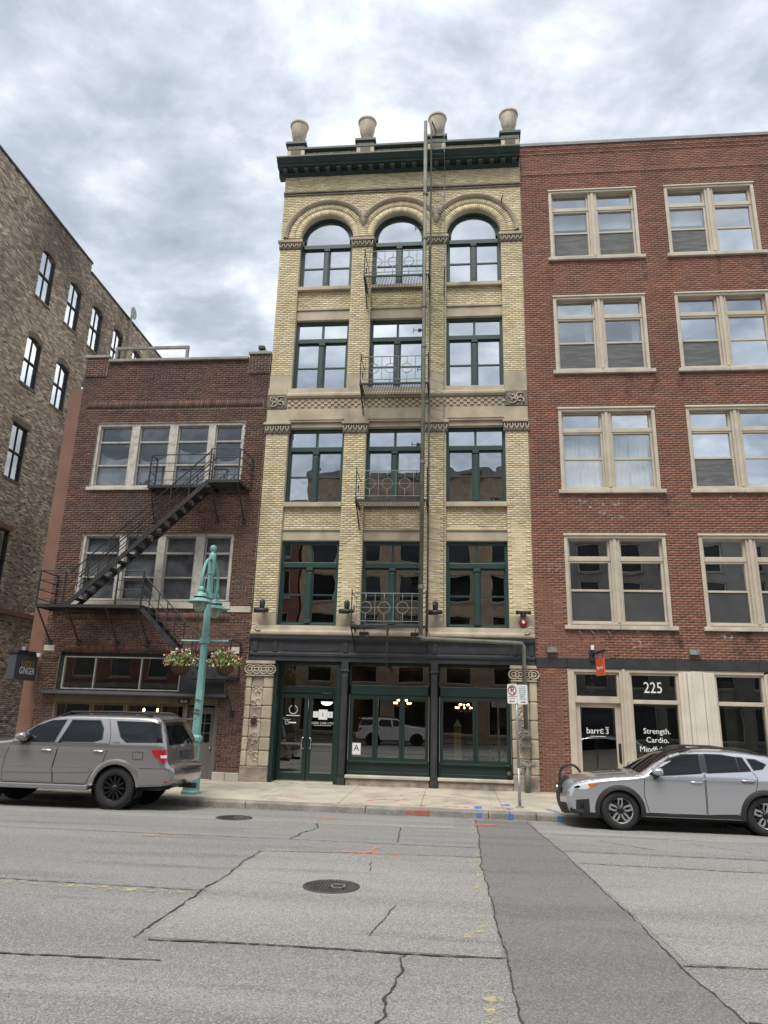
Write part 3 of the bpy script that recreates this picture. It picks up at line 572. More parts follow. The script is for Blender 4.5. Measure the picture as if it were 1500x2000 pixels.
# cornice
m=MB(); m.ext([(.2,20.40),(-.06,20.40),(-.06,20.47),(-.10,20.49),(-.10,20.58),(-.36,20.585),(-.36,20.66),(-.42,20.68),(-.50,20.76),(-.56,20.80),(-.56,20.86),(.2,20.90)],-6.16,2.30); COR=m.build('cornice','green_cornice',YB,bevel=.006)
x=-5.98
while x<2.2: B(x,x+.16,-.30,-.09,20.50,20.583).build('dentil','green_dentil_lit',COR,bevel=.006); x+=.382
m=MB(); m.ext([(.3,21.463),(-.06,21.463),(-.12,21.52),(-.12,21.60),(.3,21.63)],-5.9,2.3); m.build('coping','green_cornice',YB)
for x in (-5.60,-3.085,-.55,2.01):
    p=B(x-.31,x+.31,-.10,.35,20.92,21.68).build('pedestal','mortar_yellow',YB); B(x-.18,x+.18,-.108,-.05,21.22,21.50).build('pedestal_panel','carved_shadow',p); 
    m=MB(); m.ext([(.4,21.683),(-.13,21.683),(-.19,21.73),(-.19,21.82),(.4,21.82)],x-.37,x+.37); m.build('pedestal_cap','green_cornice',p)
for x,nm in ((-5.58,'leftmost'),(-3.07,'second from the left'),(-.53,'third from the left, behind the standpipe top'),(2.0,'rightmost, beside the red brick parapet')):
    t=thing('stone_urn','cream stone urn on the roofline, '+nm+(' of four' if 'right' not in nm and 'third' not in nm else ''),'urn',(x,.1,21.82),'urns along the yellow building roofline')
    m=MB(); m.lathe([(.001,.0),(.20,.0),(.20,.05),(.15,.075),(.11,.12),(.10,.17),(.15,.20),(.16,.23)],24,(x,.1,21.82)); m.build('foot','urn_stone',t,'auto')
    m=MB(); m.lathe([(.10,.20),(.16,.225),(.22,.32),(.265,.50),(.29,.70),(.30,.84),(.30,.86),(.335,.875),(.34,.92),(.33,.95),(.29,.955),(.27,.90),(.001,.85)],28,(x,.1,21.82)); m.build('bowl','urn_stone',t,'auto')
# shell
m=MB(); m.box(-5.9,2.3,.61,14,20.9,21.0); m.box(-5.93,-5.83,.61,14,.1,21.4); m.box(2.2,2.31,.61,14,.1,21.4); m.box(-5.9,2.3,13.9,14,.1,21); m.build('shell','mortar_yellow',YB)
B(-5.85,2.25,1.5,1.52,4.3,20.8).build('dark_backing','dark_room',YB)  # dark sheet stands in for the unlit rooms behind the upper panes
m=MB()
for z in (4.25,8.05,11.95,15.75): m.box(-5.82,2.19,.61,1.5,z-.05,z)
for a,b in PX[1:3]: m.box(a+.2,b-.2,.61,1.5,4.3,20)
m.build('inner_floor','dark_room',YB)
# windows
def pane(x0,x1,z0,z1,y,m,par): 
    return MB().add([(x0,y,z0),(x1,y,z0),(x1,y,z1),(x0,y,z1),(x0,y+.006,z0),(x1,y+.006,z0),(x1,y+.006,z1),(x0,y+.006,z1)],[(0,1,2,3),(7,6,5,4)]).build('pane',m,par,fix=False)
def green_window(x0,x1,z0,z1,zt,zm,g,gt,arch=None):
    y=.20; m=MB(); fw=.085; xm=(x0+x1)/2
    for s,t,k in ((x0,x0+fw,0),(x1-fw,x1,0)): m.box(s,t,y,.34,z0,z1 if not arch else arch[1])
    m.box(x0+fw,x1-fw,y,.34,z0,z0+.075)
    if not arch: m.box(x0+fw,x1-fw,y,.34,z1-.09,z1)
    o=m.build('window','green_paint',YB,bevel=.006)
    B(x0+fw,x1-fw,y-.035,.33,zt-.09,zt+.07).build('transom_bar','green_paint',o,bevel=.01)
    mm=MB(); mm.box(xm-.085,xm+.085,y-.02,.33,z0+.076,zt-.091); mm.box(xm-.055,xm+.055,y-.045,y-.01,z0+.2,zt-.24); mm.build('mullion','green_paint',o,bevel=.008)
    B(xm-.1,xm+.1,y-.05,y+.1,zt-.19,zt-.095).build('mullion_cap','green_cornice',o,bevel=.01); B(xm-.095,xm+.095,y-.045,y+.1,z0+.078,z0+.19).build('mullion_base','green_cornice',o,bevel=.008)
    B(x0+fw,x1-fw,y+.04,.32,zm-.024,zm+.024).build('meeting_rail','green_cornice',o)
    for a,b in ((x0+fw,xm-.085),(xm+.085,x1-fw)):
        sm=MB()
        for c,d in ((a,a+.035),(b-.035,b)): sm.box(c,d,y+.035,.31,z0+.0765,zt-.0915)
        sm.box(a+.035,b-.035,y+.035,.31,z0+.0765,z0+.12); sm.box(a+.035,b-.035,y+.035,.31,zt-.13,zt-.0915); sm.build('sash','green_paint',o)
        for c,d in ((z0+.12,zm-.024),(zm+.024,zt-.13)): pane(a+.035,b-.035,c,d,.27+random.uniform(-.004,.004),g,o)
    if not arch:
        B(xm-.035,xm+.035,y+.02,.32,zt+.071,z1-.091).build('transom_mullion','green_paint',o)
        for a,b in ((x0+fw,xm-.035),(xm+.035,x1-fw)): pane(a,b,zt+.07,z1-.09,.275,gt,o)
    else:
        cx,cz,r=arch[0],arch[1],arch[2]; n=28
        for r0,r1,yy in ((r-.085,r,y),(r-.155,r-.085,y+.05)):
            vs=[]; 
            for i in range(n+1):
                a=PI*i/n
                for rr,y2 in ((r0,.33),(r0,yy),(r1,yy),(r1,.33)): vs.append((cx+rr*math.cos(a),y2,cz+rr*math.sin(a)))
            MB().add(vs,[(4*i+j,4*i+j+1,4*i+j+5,4*i+j+4) for i in range(n) for j in range(3)]).build('arch_frame','green_paint',o,'auto')
        r-=.15; P=[(cx+r*math.cos(PI*i/n),cz+r*math.sin(PI*i/n)) for i in range(n+1)]
        b=zt+.07; P=[(cx+r*math.cos(t),cz+r*math.sin(t)) for t in np.linspace(math.asin(max(-1,(b-cz)/r)),PI-math.asin(max(-1,(b-cz)/r)),n)] if b>cz else P+[(cx-r,b),(cx+r,b)]
        MB().add([(x,.275,z) for x,z in P],[tuple(range(len(P)))]).build('fan_pane',gt,o,fix=False)
    return o
ROWS=[(4.515,7.09,6.36,5.45,'glass_dark','glass_dark'),(8.292,10.78,10.10,9.18,'glass_wavy','glass_mirror'),(12.125,14.67,13.95,12.97,'glass_mirror','glass_mirror')]
for a,b in BX:
    for z0,z1,zt,zm,gm,gt in ROWS: green_window(a,b,z0,z1,zt,zm,gm,gt)
for (a,b),(cx,cz) in zip(BX,AC): green_window(a,b,15.912,17.7,17.60,16.77,'glass_mirror','glass_mirror',(cx,cz,AR))
# pale blinds hung inside the first-row windows
# ---- storefront
y=.12
def shopbay(x0,x1,splits,lab):
    m=MB(); m.box(x0,x1,y-.02,.4,2.58,2.84); m.box(x0,x0+.05,y-.02,.4,.43,3.46); m.box(x1-.05,x1,y-.02,.4,.43,3.46); m.box(x0+.05,x1-.05,y,.4,3.38,3.46); m.box(x0+.05,x1-.05,y-.02,.4,.43,.52); o=m.build('shop_window','green_dark',YB,bevel=.006)
    B(x0+.051,x1-.051,y+.03,.3,.52,.745).build('kick_panel','green_dark',o); B(x0+.05,x1-.05,y-.035,.3,.746,.80).build('sill_rail','green_dark',o,bevel=.006)
    pane(x0+.05,x1-.05,2.84,3.38,y+.06,'glass_shop',o)
    xs=[x0+.05]+splits+[x1-.05]
    for i,(a,b) in enumerate(zip(xs,xs[1:])):
        m=MB(); s=.075
        m.box(a+.004,a+s,y+.0,.25,.801,2.578); m.box(b-s,b-.004,y+.0,.25,.801,2.578); m.box(a+s,b-s,y+.0,.25,.801,.90); m.box(a+s,b-s,y+.0,.25,2.47,2.578); f=m.build('folding_sash','green_dark',o,bevel=.005)
        pane(a+s,b-s,.90,2.47,y+.06,'glass_shop',o)
    for x in (x0+.02,x1-.035): B(x,x+.018,y-.045,y-.02,.82,2.56).build('metal_strip','steel',o)
    m=MB(); m.box(x0-.02,x1+.02,-.10,.4,.34,.425); m.build('stone_sill','limestone',YB,bevel=.02); B(x0-.0,x1+.0,-.05,.4,.06,.337).build('sill_base','rock_stone',YB,bevel=.015)
    return o
SB=shopbay(-2.955,-.65,[-2.185,-1.43],'l'); shopbay(-.40,1.615,[.62],'r')
MB().box(-2.82,-2.58,y+.045,y+.05,.95,1.26).build('grade_card','sign_white',SB); textobj('card_letter','A',.24,'navy',(-2.70,y+.043,1.12),RF,SB)
# entrance
yd=.42; m=MB(); m.box(-5.16,-5.04,.0,yd+.1,.16,3.46); m.box(-3.31,-3.19,.0,yd+.1,.16,3.46); m.box(-5.04,-3.31,.1,yd+.1,3.38,3.46); m.box(-5.04,-3.31,yd-.03,yd+.1,2.60,2.78); ENTR=m.build('entrance_frame','green_dark',YB,bevel=.006)
pane(-5.02,-3.33,2.78,3.38,yd+.03,'glass_shop',ENTR)
B(-5.04,-3.31,.05,.9,.10,.175).build('threshold','limestone',YB)
for a,b,h in ((-5.03,-4.185,1),(-4.165,-3.32,-1)):
    m=MB(); m.box(a,a+.11,yd,yd+.045,.18,2.59); m.box(b-.11,b,yd,yd+.045,.18,2.59); m.box(a+.11,b-.11,yd,yd+.045,.18,.40); m.box(a+.11,b-.11,yd,yd+.045,2.45,2.59); d=m.build('door','green_dark',YB,bevel=.004)
    pane(a+.11,b-.11,.40,2.45,yd+.02,'glass_shop',d)
    B(a+.11,b-.11,yd-.03,yd-.005,1.16,1.21).build('push_bar','steel',d)
    hx=(b-.05) if h>0 else (a+.05); m=MB(); m.tube([(hx,yd,1.36),(hx-h*.02,yd-.06,1.36),(hx-h*.07,yd-.075,1.33),(hx-h*.075,yd-.075,1.2),(hx-h*.07,yd-.075,1.08),(hx-h*.02,yd-.06,1.05),(hx,yd,1.05)],.013,6); m.build('handle','chrome',d,True)
    B(a+.02,b-.02,yd-.012,yd,.182,.20).build('door_sweep','steel',d)
    if h<0:
        for cx,cz,s in ((-3.955,2.0,.15),(-3.74,2.0,.26),(-3.53,2.0,.15)):
            B(cx-s/2,cx+s/2,yd+.012,yd+.016,cz-s/2-.01,cz+s/2+.01).build('logo_square','letter_white',d); textobj('logo_letter','L',s*.55,'sign_black',(cx,yd+.010,cz),RF,d)
        textobj('lettering','LORI LINS LTD',.085,'letter_white',(-3.74,yd+.012,1.76),RF,d,space=1.15); B(-4.0,-3.49,yd+.012,yd+.014,1.695,1.705).build('underline','letter_white',d)
    else:
        m=MB(); cx,cz=-4.62,2.12; m.tube([(cx+.12*math.cos(t),yd+.012,cz+.12*math.sin(t)) for t in np.linspace(PI*.62,PI*2.38,28)],.009,5); m.build('ring_logo','letter_white',d)
        B(cx-.2,cx+.2,yd+.012,yd+.014,1.945,1.965).build('logo_line','letter_white',d)
        mm=MB(); 
        for q in ((-.22,-.12,1.79,1.80),(-.22,-.12,1.71,1.72),(-.22,-.21,1.72,1.79),(-.13,-.12,1.72,1.79),(-.10,.10,1.74,1.775),(-.25,-.06,1.83,1.84)): mm.box(cx+q[0],cx+q[1],yd+.012,yd+.014,q[2],q[3])
        mm.build('logo_mark','letter_white',d)
B(-5.72,-5.56,-.066,-.045,1.68,1.86).build('wall_plaque','plaque',YB)
# ground-floor room behind the glass
m=MB(); m.box(-5.8,2.2,.45,9,.08,.155); m.build('shop_floor','room_wall',YB); m=MB(); m.box(-5.8,2.2,6.0,6.1,.15,3.5); m.box(-5.8,2.2,.62,6,3.47,3.55); m.box(-3.12,-3.02,.55,6,.15,3.5); m.build('room_lining','room_wall',YB)
for x,w,h,c in ((-2.5,.9,.9,'opp_brick'),(.9,.7,1.0,'opp_brick'),(1.1,.5,1.3,'gold_paint')): B(x-w/2,x+w/2,2.2,2.9,.155,.155+h).build('counter',c,YB,bevel=.02)
for x,y2,z,lab in ((-1.6,2.6,2.35,'lit crystal chandelier behind the three-pane storefront window'),(.35,2.2,2.25,'larger lit chandelier behind the right storefront window')):
    t=thing('chandelier',lab,'chandelier',(x,y2,z),'chandeliers inside the storefront'); m=MB(); m.tube([(x,y2,3.47),(x,y2,z+.05)],.01,5); m.lathe([(.001,-.1),(.05,-.05),(.03,.05),(.001,.1)],10,(x,y2,z))
    for k in range(8): a=2*PI*k/8; m.tube([(x,y2,z),(x+.15*math.cos(a),y2+.15*math.sin(a),z-.06),(x+.26*math.cos(a),y2+.26*math.sin(a),z+.03)],.008,5)
    m.build('frame','gold_paint',t)
    for k in range(14):
        a=2*PI*k/8; r=.26 if k<8 else .14; zz=z+.06 if k<8 else z+.15; c=(x+r*math.cos(a),y2+r*math.sin(a),zz); MB().lathe([(.001,-.028),(.022,-.01),(.022,.012),(.001,.035)],8,c).build('bulb','bulb_lit',t,True)
for x,y2,z,lab in ((-3.83,1.5,2.36,'white bowl pendant lamp behind the glass entrance door, nearer one'),(-3.55,2.6,2.26,'white bowl pendant lamp behind the glass entrance door, deeper one')):
    t=thing('pendant_lamp',lab,'lamp',(x,y2,z),'pendants inside the entrance'); MB().lathe([(.001,-.09),(.12,-.07),(.18,.0),(.17,.01),(.001,.0)],16,(x,y2,z)).build('shade','bulb_white',t,True); MB().tube([(x,y2,z),(x,y2,3.47)],.008,5).build('cord','black_iron',t)
# ================================================================ right red brick building
RB=thing('red_brick_building','orange red brick building with cream framed paired windows, right of the yellow building','building',(8,0,.16))
RX=[(3.247,6.136),(7.053,9.92),(10.86,13.73)]; RZ=[(4.618,7.27),(8.649,11.298),(12.576,15.239),(16.694,19.339)]; XR=14.4
H=[(a,b,c,d) for a,b in RX for c,d in RZ]
W2=backing(MB(),2.327,XR,3.70,21.2,.016,.5,H); W2.box(2.327,3.175,.016,.5,.05,3.42)
WALL2=W2.build('wall','mortar_red',RB)
bk=Bricks(.222,.0735,[(.232,.102,.069),(.247,.110,.073),(.213,.094,.065),(.193,.086,.061),(.26,.120,.078),(.222,.099,.067)],.08,.013)
bk.field(2.327,XR,3.70,20.0,0,holes=H,header=0); bk.field(2.327,XR,20.0,20.15,-.02); bk.field(2.327,XR,20.15,20.85,0); bk.field(2.327,XR,20.85,21.0,-.018); bk.field(2.327,XR,21.0,21.2,-.036)
bk.field(2.327,3.175,.06,3.42,0); bk.finish(WALL2,'brick_clean',300)
m=MB(); m.box(2.32,XR,.03,.5,20.0,21.2); m.ext([(.5,21.203),(-.07,21.203),(-.07,21.30),(-.05,21.34),(.5,21.36)],2.32,XR); m.build('coping','metal_coping',RB)
m=MB(); m.box(2.33,XR,.6,14,21.0,21.1); m.box(XR-.1,XR,.5,14,.1,21.1); m.box(2.33,XR,13.9,14,.1,21); m.build('shell','mortar_red',RB)
B(2.4,XR-.1,1.6,1.62,3.8,21).build('dark_backing','dark_room',RB)
m=MB()
for z in (4.3,8.3,12.3,16.3): m.box(2.4,XR-.1,.51,1.6,z-.05,z)
for x in (6.6,10.4): m.box(x-.1,x+.1,.51,1.6,4,21)
m.build('inner_floor','dark_room',RB)
def paired(x0,x1,z0,z1,g,inner):
    xm=(x0+x1)/2; m=MB(); fw=.10
    m.box(x0,x0+fw,-.02,.3,z0,z1-.001); m.box(x1-fw,x1,-.02,.3,z0,z1-.001); m.box(x0+fw,x1-fw,-.02,.3,z1-.11,z1-.001); m.box(x0+fw,x1-fw,.02,.3,z0,z0+.09)
    o=m.build('window','cream_paint',RB,bevel=.008)
    m=MB(); m.ext([(.02,z1-.03),(-.055,z1-.03),(-.055,z1+.0),(-.035,z1+.03),(.0,z1+.03)],x0-.02,x1+.02); m.build('head_moulding','cream_paint',o)
    m=MB(); m.box(xm-.13,xm+.13,.04,.3,z0+.091,z1-.111); m.box(xm-.045,xm+.045,.005,.041,z0+.091,z1-.111); m.box(xm-.13,xm-.10,.02,.04,z0+.0911,z1-.1111); m.box(xm+.10,xm+.13,.02,.04,z0+.0911,z1-.1111); m.build('mullion','cream_paint',o,bevel=.004)
    zt=z0+(z1-z0)*.735; zm=z0+(z1-z0)*.385
    for k,(a,b) in enumerate(((x0+fw,xm-.13),(xm+.13,x1-fw))):
        m=MB(); m.box(a,b,.09,.28,zt-.07,zt+.05); m.build('transom_bar','cream_paint',o,bevel=.008)
        m=MB()
        for c,d in ((a,a+.06),(b-.06,b)): m.box(c,d,.11,.28,z0+.0905,z1-.1115)
        m.box(a+.06,b-.06,.11,.28,z0+.0905,z0+.14); m.box(a+.06,b-.06,.12,.27,zm-.03,zm+.03); m.box(a+.06,b-.06,.11,.28,zt-.12,zt-.0705); m.box(a+.06,b-.06,.11,.28,zt+.0505,zt+.075); m.box(a+.06,b-.06,.11,.28,z1-.15,z1-.1115); m.build('sash','cream_paint',o,bevel=.005)
        low,up,top=g[k]
        pane(a+.06,b-.06,z0+.14,zm-.03,.155,low,o); pane(a+.06,b-.06,zm+.03,zt-.12,.175,up,o); pane(a+.06,b-.06,zt+.075,z1-.15,.18,top,o)
        it=inner[k]
        if 'b' in it: # roller blind
            B(a+.07,b-.07,.33,.335,zt-.12-(zt-zm)*(.42 if it=='b' else .55),zt-.05).build('blind','blind',o); B(a+.07,b-.07,.32,.345,zt-.14-(zt-zm)*(.42 if it=='b' else .55),zt-.12-(zt-zm)*.42).build('blind_rail','curtain',o)
        if 's' in it: # insect screen over the lower sash
            B(a+.065,b-.065,.145,.148,z0+.145,zm-.035).build('insect_screen','screen' if z0>6 else 'screen_dark',o)
        if 'c' in it:
            c0,c1={'c':(0,1),'cl':(.8,1),'cr':(.0,.25)}.get(it.replace('s',''),(0,1)); vs=[]; n=36
            for i in range(n+1):
                x=a+.07+(b-a-.14)*(c0+(c1-c0)*i/n); yy=.38+.03*math.sin(i*1.25)+random.gauss(0,.006)
                if it.startswith('c') and 'l' not in it and 'r' not in it and .42<i/n<.47: yy+=.2
                vs+=[(x,yy,z0+.15),(x+random.gauss(0,.003),yy*.6+.15,zt-.1)]
            MB().add(vs,[(2*i,2*i+2,2*i+3,2*i+1) for i in range(n)]).build('curtain','curtain',o,True)
    for a,b in ((x0-.09,xm-.003),(xm+.003,x1+.14)): B(a,b,-.085,.3,z0-.115,z0-.003).build('sill','limestone',RB,bevel=.012)
    return o
gr,gd='glass_right','glass_shop'; S='glass_mirror'
spec={(0,3):([(gr,'glass_curtain',gr)]*2,['bs','bs']),(1,3):([(gr,'glass_curtain',gr),(S,gr,gr)],['Bbs'.replace('B',''),'']),(0,2):([(gr,'glass_curtain',gr)]*2,['cls','cls']),(1,2):([(gr,S,gr),(S,S,gr)],['s','']),(0,1):([('glass_curtain','glass_curtain',gr)]*2,['c','c']),(1,1):([(gr,S,S),(S,S,S)],['s','']),(0,0):([('glass_dark','glass_dark','glass_dark')]*2,['s','s']),(1,0):([(gr,S,S),('glass_dark','glass_dark',S)],['s','s'])}
for i,(a,b) in enumerate(RX):
    for j,(c,d) in enumerate(RZ):
        g_,n_=spec.get((i,j),([(gr,S,S)]*2,['','s'])); paired(a,b,c,d,g_,n_)
# black stone band and storefront
bx=[2.327,3.19,4.7,6.1,7.6,8.3,9.6,11,12.6,XR]
for a,b in zip(bx,bx[1:]): B(a+.002,b-.002,-.03 if a>3 else -.012,.4,3.425,3.698).build('stone_band',"dark_iron",RB,bevel=.004)
def frame(name,x0,x1,z0,z1,y0,y1,t=.07,m='cream_paint',par=RB,bev=.008):
    q=MB(); q.box(x0,x0+t,y0,y1,z0,z1); q.box(x1-t,x1,y0,y1,z0,z1); q.box(x0+t,x1-t,y0,y1,z0,z0+t); q.box(x0+t,x1-t,y0,y1,z1-t,z1); return q.build(name,m,par,bevel=bev)
q=MB(); q.box(3.18,3.36,-.0,.3,.08,3.42); q.box(3.36,4.58,.0,.3,3.33,3.42); q.box(4.58,4.86,.0,.3,.08,3.42); q.box(4.66,4.73,-.04,.0,.08,3.42); q.box(4.86,6.17,.0,.3,3.33,3.42); q.box(3.36,4.58,.03,.3,2.50,2.62); q.build('storefront_frame','cream_paint',RB,bevel=.008)
o=frame('transom_window',3.36,4.58,2.62,3.33,.06,.25,.06); pane(3.42,4.52,2.68,3.27,.14,'glass_shop',o)
MB().lathe([(.001,0),(.14,.01),(.15,.03),(.14,.05),(.001,.06)],20,(3.95,.7,2.95),'y').build('round_lamp','bulb_glass',RB,True)
q=MB(); q.box(3.36,3.50,.12,.2,.17,2.495); q.box(4.43,4.58,.12,.2,.17,2.495); q.box(3.50,4.43,.12,.2,.17,.42); q.box(3.50,4.43,.12,.2,2.38,2.495); D2=q.build('door','cream_paint',RB,bevel=.006); pane(3.50,4.43,.42,2.38,.155,'glass_shop',D2)
q=MB(); q.box(4.47,4.54,.10,.12,.95,1.45); q.tube([(4.505,.10,1.0),(4.505,.05,1.03),(4.505,.05,1.2),(4.505,.10,1.23)],.012,6); q.build('handle','black_iron',D2)
textobj('lettering','barr\u03b5',.225,'letter_white',(3.88,.148,1.76),RF,D2,space=.95); textobj('lettering','3',.205,'letter_white',(4.20,.148,1.75),RF,D2); textobj('lettering','\u0190 3'.replace('\u0190','3') ,.001,'letter_white',(3.9,.148,1.72),RF,D2) if False else None
def eps(x,z,s,flip=1):
    m=MB()
    for zz in (z+s*.5,z): m.tube([(x+flip*s*.42*math.cos(t),.147,zz-s*.0+s*.25*math.sin(t)-0) for t in np.linspace(PI*.28,PI*1.72,10)],.014,5)
    m.build('lettering','letter_white',D2)
B(4.15,4.25,.145,.149,1.85,1.865).build('lettering','letter_white',D2)
B(3.75,4.15,.146,.149,1.615,1.628).build('small_print','letter_white',D2); B(3.66,4.28,.146,.149,.62,.632).build('small_print','letter_white',D2)
def shopwin(x0,x1):
    o=frame('shop_window',x0,x1,2.50,3.33,.05,.26,.06); pane(x0+.06,x1-.06,2.62,3.27,.14,'glass_shop',o); B(x0+.06,x1-.06,.03,.25,2.50,2.61).build('transom_bar','cream_paint',o,bevel=.012)
    q=MB(); q.box(x0,x0+.06,.05,.26,.75,2.50); q.box(x1-.06,x1,.05,.26,.75,2.50); q.box(x0+.06,x1-.06,.05,.26,.75,.82); q.build('lower_frame','cream_paint',o,bevel=.008); pane(x0+.06,x1-.06,.82,2.50,.145,'glass_shop',o)
    B(x0,x1,.03,.3,.1,.749).build('kick_panel','cream_paint',o,bevel=.01); return o
o=shopwin(4.86,6.17); textobj('lettering','225',.42,'letter_white',(5.50,.133,2.93),RF,o,sx=.82)
for s,z in (('Strength.',1.79),('Cardio.',1.56),('Mindfulness.',1.32)): textobj('lettering',s,.20,'letter_white',(5.52,.138,z),RF,o)
def fluted(x0,x1):
    o=B(x0,x1,.0,.3,.08,3.42).build('pilaster','white_paint',RB,bevel=.008); w=x1-x0
    for k,(a,b,y0) in enumerate(((.10,.22,-.03),(.22,.34,-.075),(.34,.66,-.055),(.66,.78,-.075),(.78,.90,-.03))): B(x0+w*a+.002,x0+w*b-.002,y0,.0,.5,3.36+.03*(k==2)).build('flute','white_paint',o,bevel=.012)
    B(x0+w*.06,x1-w*.06,-.1,.0,.08,.498).build('base_block','white_paint',o,bevel=.02)
fluted(6.17,7.12)
q=MB(); q.box(7.12,8.72,.0,.3,3.33,3.42); q.build('head_rail','cream_paint',RB); o=shopwin(7.12,8.42); fluted(8.42,8.72); shopwin(8.72,10.2); fluted(10.2,11.1); shopwin(11.1,12.6); fluted(12.6,13.4); B(13.4,XR,.016,.5,.05,3.42).build('end_pier','mortar_red',RB)
B(7.55,7.85,.75,.8,.75,3.2).build('pale_curtain','opp_grey',RB); B(7.9,8.5,1.2,1.3,.6,2.6).build('wood_panel','gold_paint',RB)
m=MB(); m.box(3.1,XR-.1,.31,6,.05,.165); m.box(3.1,XR-.1,5,5.1,.15,3.8); m.box(3.1,XR-.1,.51,5,3.72,3.8); m.box(3.05,3.15,.51,5,.1,3.8); m.box(6.4,6.5,.4,5,.1,3.8); m.build('room_lining','dark_room',RB)
for a,b in RX:
    for c,d in RZ:
        for k in range(3):
            x=random.choice((a-.05,b+.08,random.uniform(a,b))); w=random.uniform(.12,.4); h=random.uniform(.4,1.0); MB().add([(x-w/2,-.005,c-.12-h),(x+w/2,-.005,c-.12-h),(x+w/2,-.005,c-.12),(x-w/2,-.005,c-.12)],[(0,1,2,3)]).build('water_stain','grime',RB)
# plaster scars and old hooks on the wall below the first sills
for x,z,w,h in ((5.15,4.25,.3,.5),(4.6,7.9,.8,.35),(3.0,6.3,.5,.3),(7.6,4.3,.4,.3),(4.3,8.2,1.2,.4),(7.9,8.35,.6,.2),(8.4,4.2,.3,.12)):
    MB().add([(x-w/2,-.006,z-h/2),(x+w/2,-.006,z-h/2),(x+w/2,-.006,z+h/2),(x-w/2,-.006,z+h/2)],[(0,1,2,3)]).build('plaster_scar','efflorescence',RB)
for x in (3.55,3.9,4.35):
    MB().tube([(x,.0,4.50),(x,-.06,4.44),(x+.07,-.08,4.36),(x+.03,-.04,4.30)],.012,5).build('hook','grey_iron',RB)
for x,lab in ((2.77,'small bronze wall light beside the yellow building'),(6.63,'small bronze wall light above the fluted cream pilaster')):
    t=thing('wall_light',lab+' on the red brick','lamp',(x,-.01,3.9),'box lights on the right building'); B(x-.14,x+.14,-.14,-.004,3.84,3.98).build('housing','grey_iron',t,bevel=.012); B(x-.11,x+.11,-.12,-.02,3.832,3.842).build('lens','bulb_glass',t)
t=thing('blade_sign','small orange hanging sign above the cream door','sign',(3.95,-.4,3.4)); m=MB(); m.box(3.80,3.92,-.10,-.004,3.62,3.92); m.bar((3.86,-.05,3.80),(4.08,-.75,3.86),.05,.06); m.bar((3.86,-.05,4.2),(3.86,-.05,3.9),.012); m.build('bracket','black_iron',t); B(3.84,3.92,-.12,-.05,3.93,4.06).build('junction_box','sign_white',t)
c=Vector((3.98,-.55,3.43)); dx=Vector((.10,-.42,0)).normalized(); nn=Vector((-dx.y*-1,dx.x*-1,0)); nn=Vector((dx.y,-dx.x,0)); m=MB(); m.bar(c-dx*.24,c+dx*.24,.035,.46); m.build('sign_board','sign_orange',t); ang=math.atan2(dx.y,dx.x)
f=c+nn*.019; textobj('lettering','barre3',.135,'letter_white',f+Vector((0,0,-.02)),(PI/2,0,ang),t); 
for k in (-.18,.18): m=MB(); p=c+dx*k; m.tube([(p.x,p.y,3.66),(p.x,p.y,3.82)],.008,5); m.build('hanger','black_iron',t)
# ================================================================ left dark red brick building
LB=thing('dark_brick_building','low dark red brick building with boarded windows and a black fire escape','building',(-9.1,0,.16))
L0,L1=-12.33,-5.965
HL=[(-11.603,-6.653,8.811,11.024),(-11.56,-6.70,5.16,7.312),(-11.75,-6.60,2.50,3.62),(-11.70,-6.72,.0,2.36)]
W3=backing(MB(),L0,L1,.05,13.22,.016,.5,HL); WALL3=W3.build('wall','mortar_pale',LB)
bk=Bricks(.215,.0725,[(.115,.054,.037),(.13,.061,.042),(.10,.049,.036),(.145,.07,.048),(.083,.043,.033),(.12,.057,.040)],.12,.014)
HB=HL+[(L0-.1,-11.7,.0,.38),(-6.73,L1+.1,.0,.38),(-12.27,-11.93,3.63,3.81),(-6.58,-6.22,3.64,3.84),(-12.05,-6.1,11.50,11.79),(-11.7,-6.6,4.60,4.83),(-11.6,-6.8,3.64,3.84)]
bk.field(L0,L1,.06,13.22,0,holes=HB,header=7); bk.soldier(-12.05,-6.1,11.50,11.79,-.012); bk.soldier(-11.7,-6.6,4.60,4.83,-.012); bk.soldier(-11.6,-6.8,3.64,3.84,-.012)
for a,b in ((-12.30,-11.54),(-6.675,L1)): bk.field(a,b,12.72,13.38,-.05)
bk.finish(WALL3,'brick',300)
B(-12.30,-11.54,-.042,.5,12.72,13.38).build('parapet_pier','mortar_pale',LB); B(-6.675,L1,-.042,.5,12.72,13.38).build('parapet_pier','mortar_pale',LB)
for a,b,z in ((-12.36,-11.50,13.383),(-6.71,L1+.02,13.383),(-11.5,-6.71,13.223)): B(a,b,-.09,.45,z,z+.09).build('coping','coping',LB,bevel=.012)
m=MB(); m.box(L0,L1,.5,16,12.9,13.0); m.box(L0,L0+.1,.5,16,.05,13.2); m.box(L1-.1,L1,.5,16,.05,13.2); m.box(L0,L1,15.9,16,0,13); m.build('shell','mortar_pale',LB)
m=MB(); m.box(L0+.1,L1-.1,1.3,1.32,4.2,12.8); m.box(L0+.1,L1-.1,.5,1.3,8,8.05); m.build('dark_backing','dark_room',LB)
for a,b,z0,z1 in ((-12.265,-11.935,3.635,3.805),(-6.575,-6.225,3.645,3.835),(-6.70,-5.99,4.86,5.04)): B(a,b,-.03,.3,z0,z1).build('stone_block','limestone',LB,bevel=.012)
B(-11.68,-6.60,-.06,.4,8.70,8.808).build('sill','limestone',LB,bevel=.012); B(-11.62,-6.62,-.06,.4,4.95,5.155).build('sill','limestone',LB,bevel=.012)
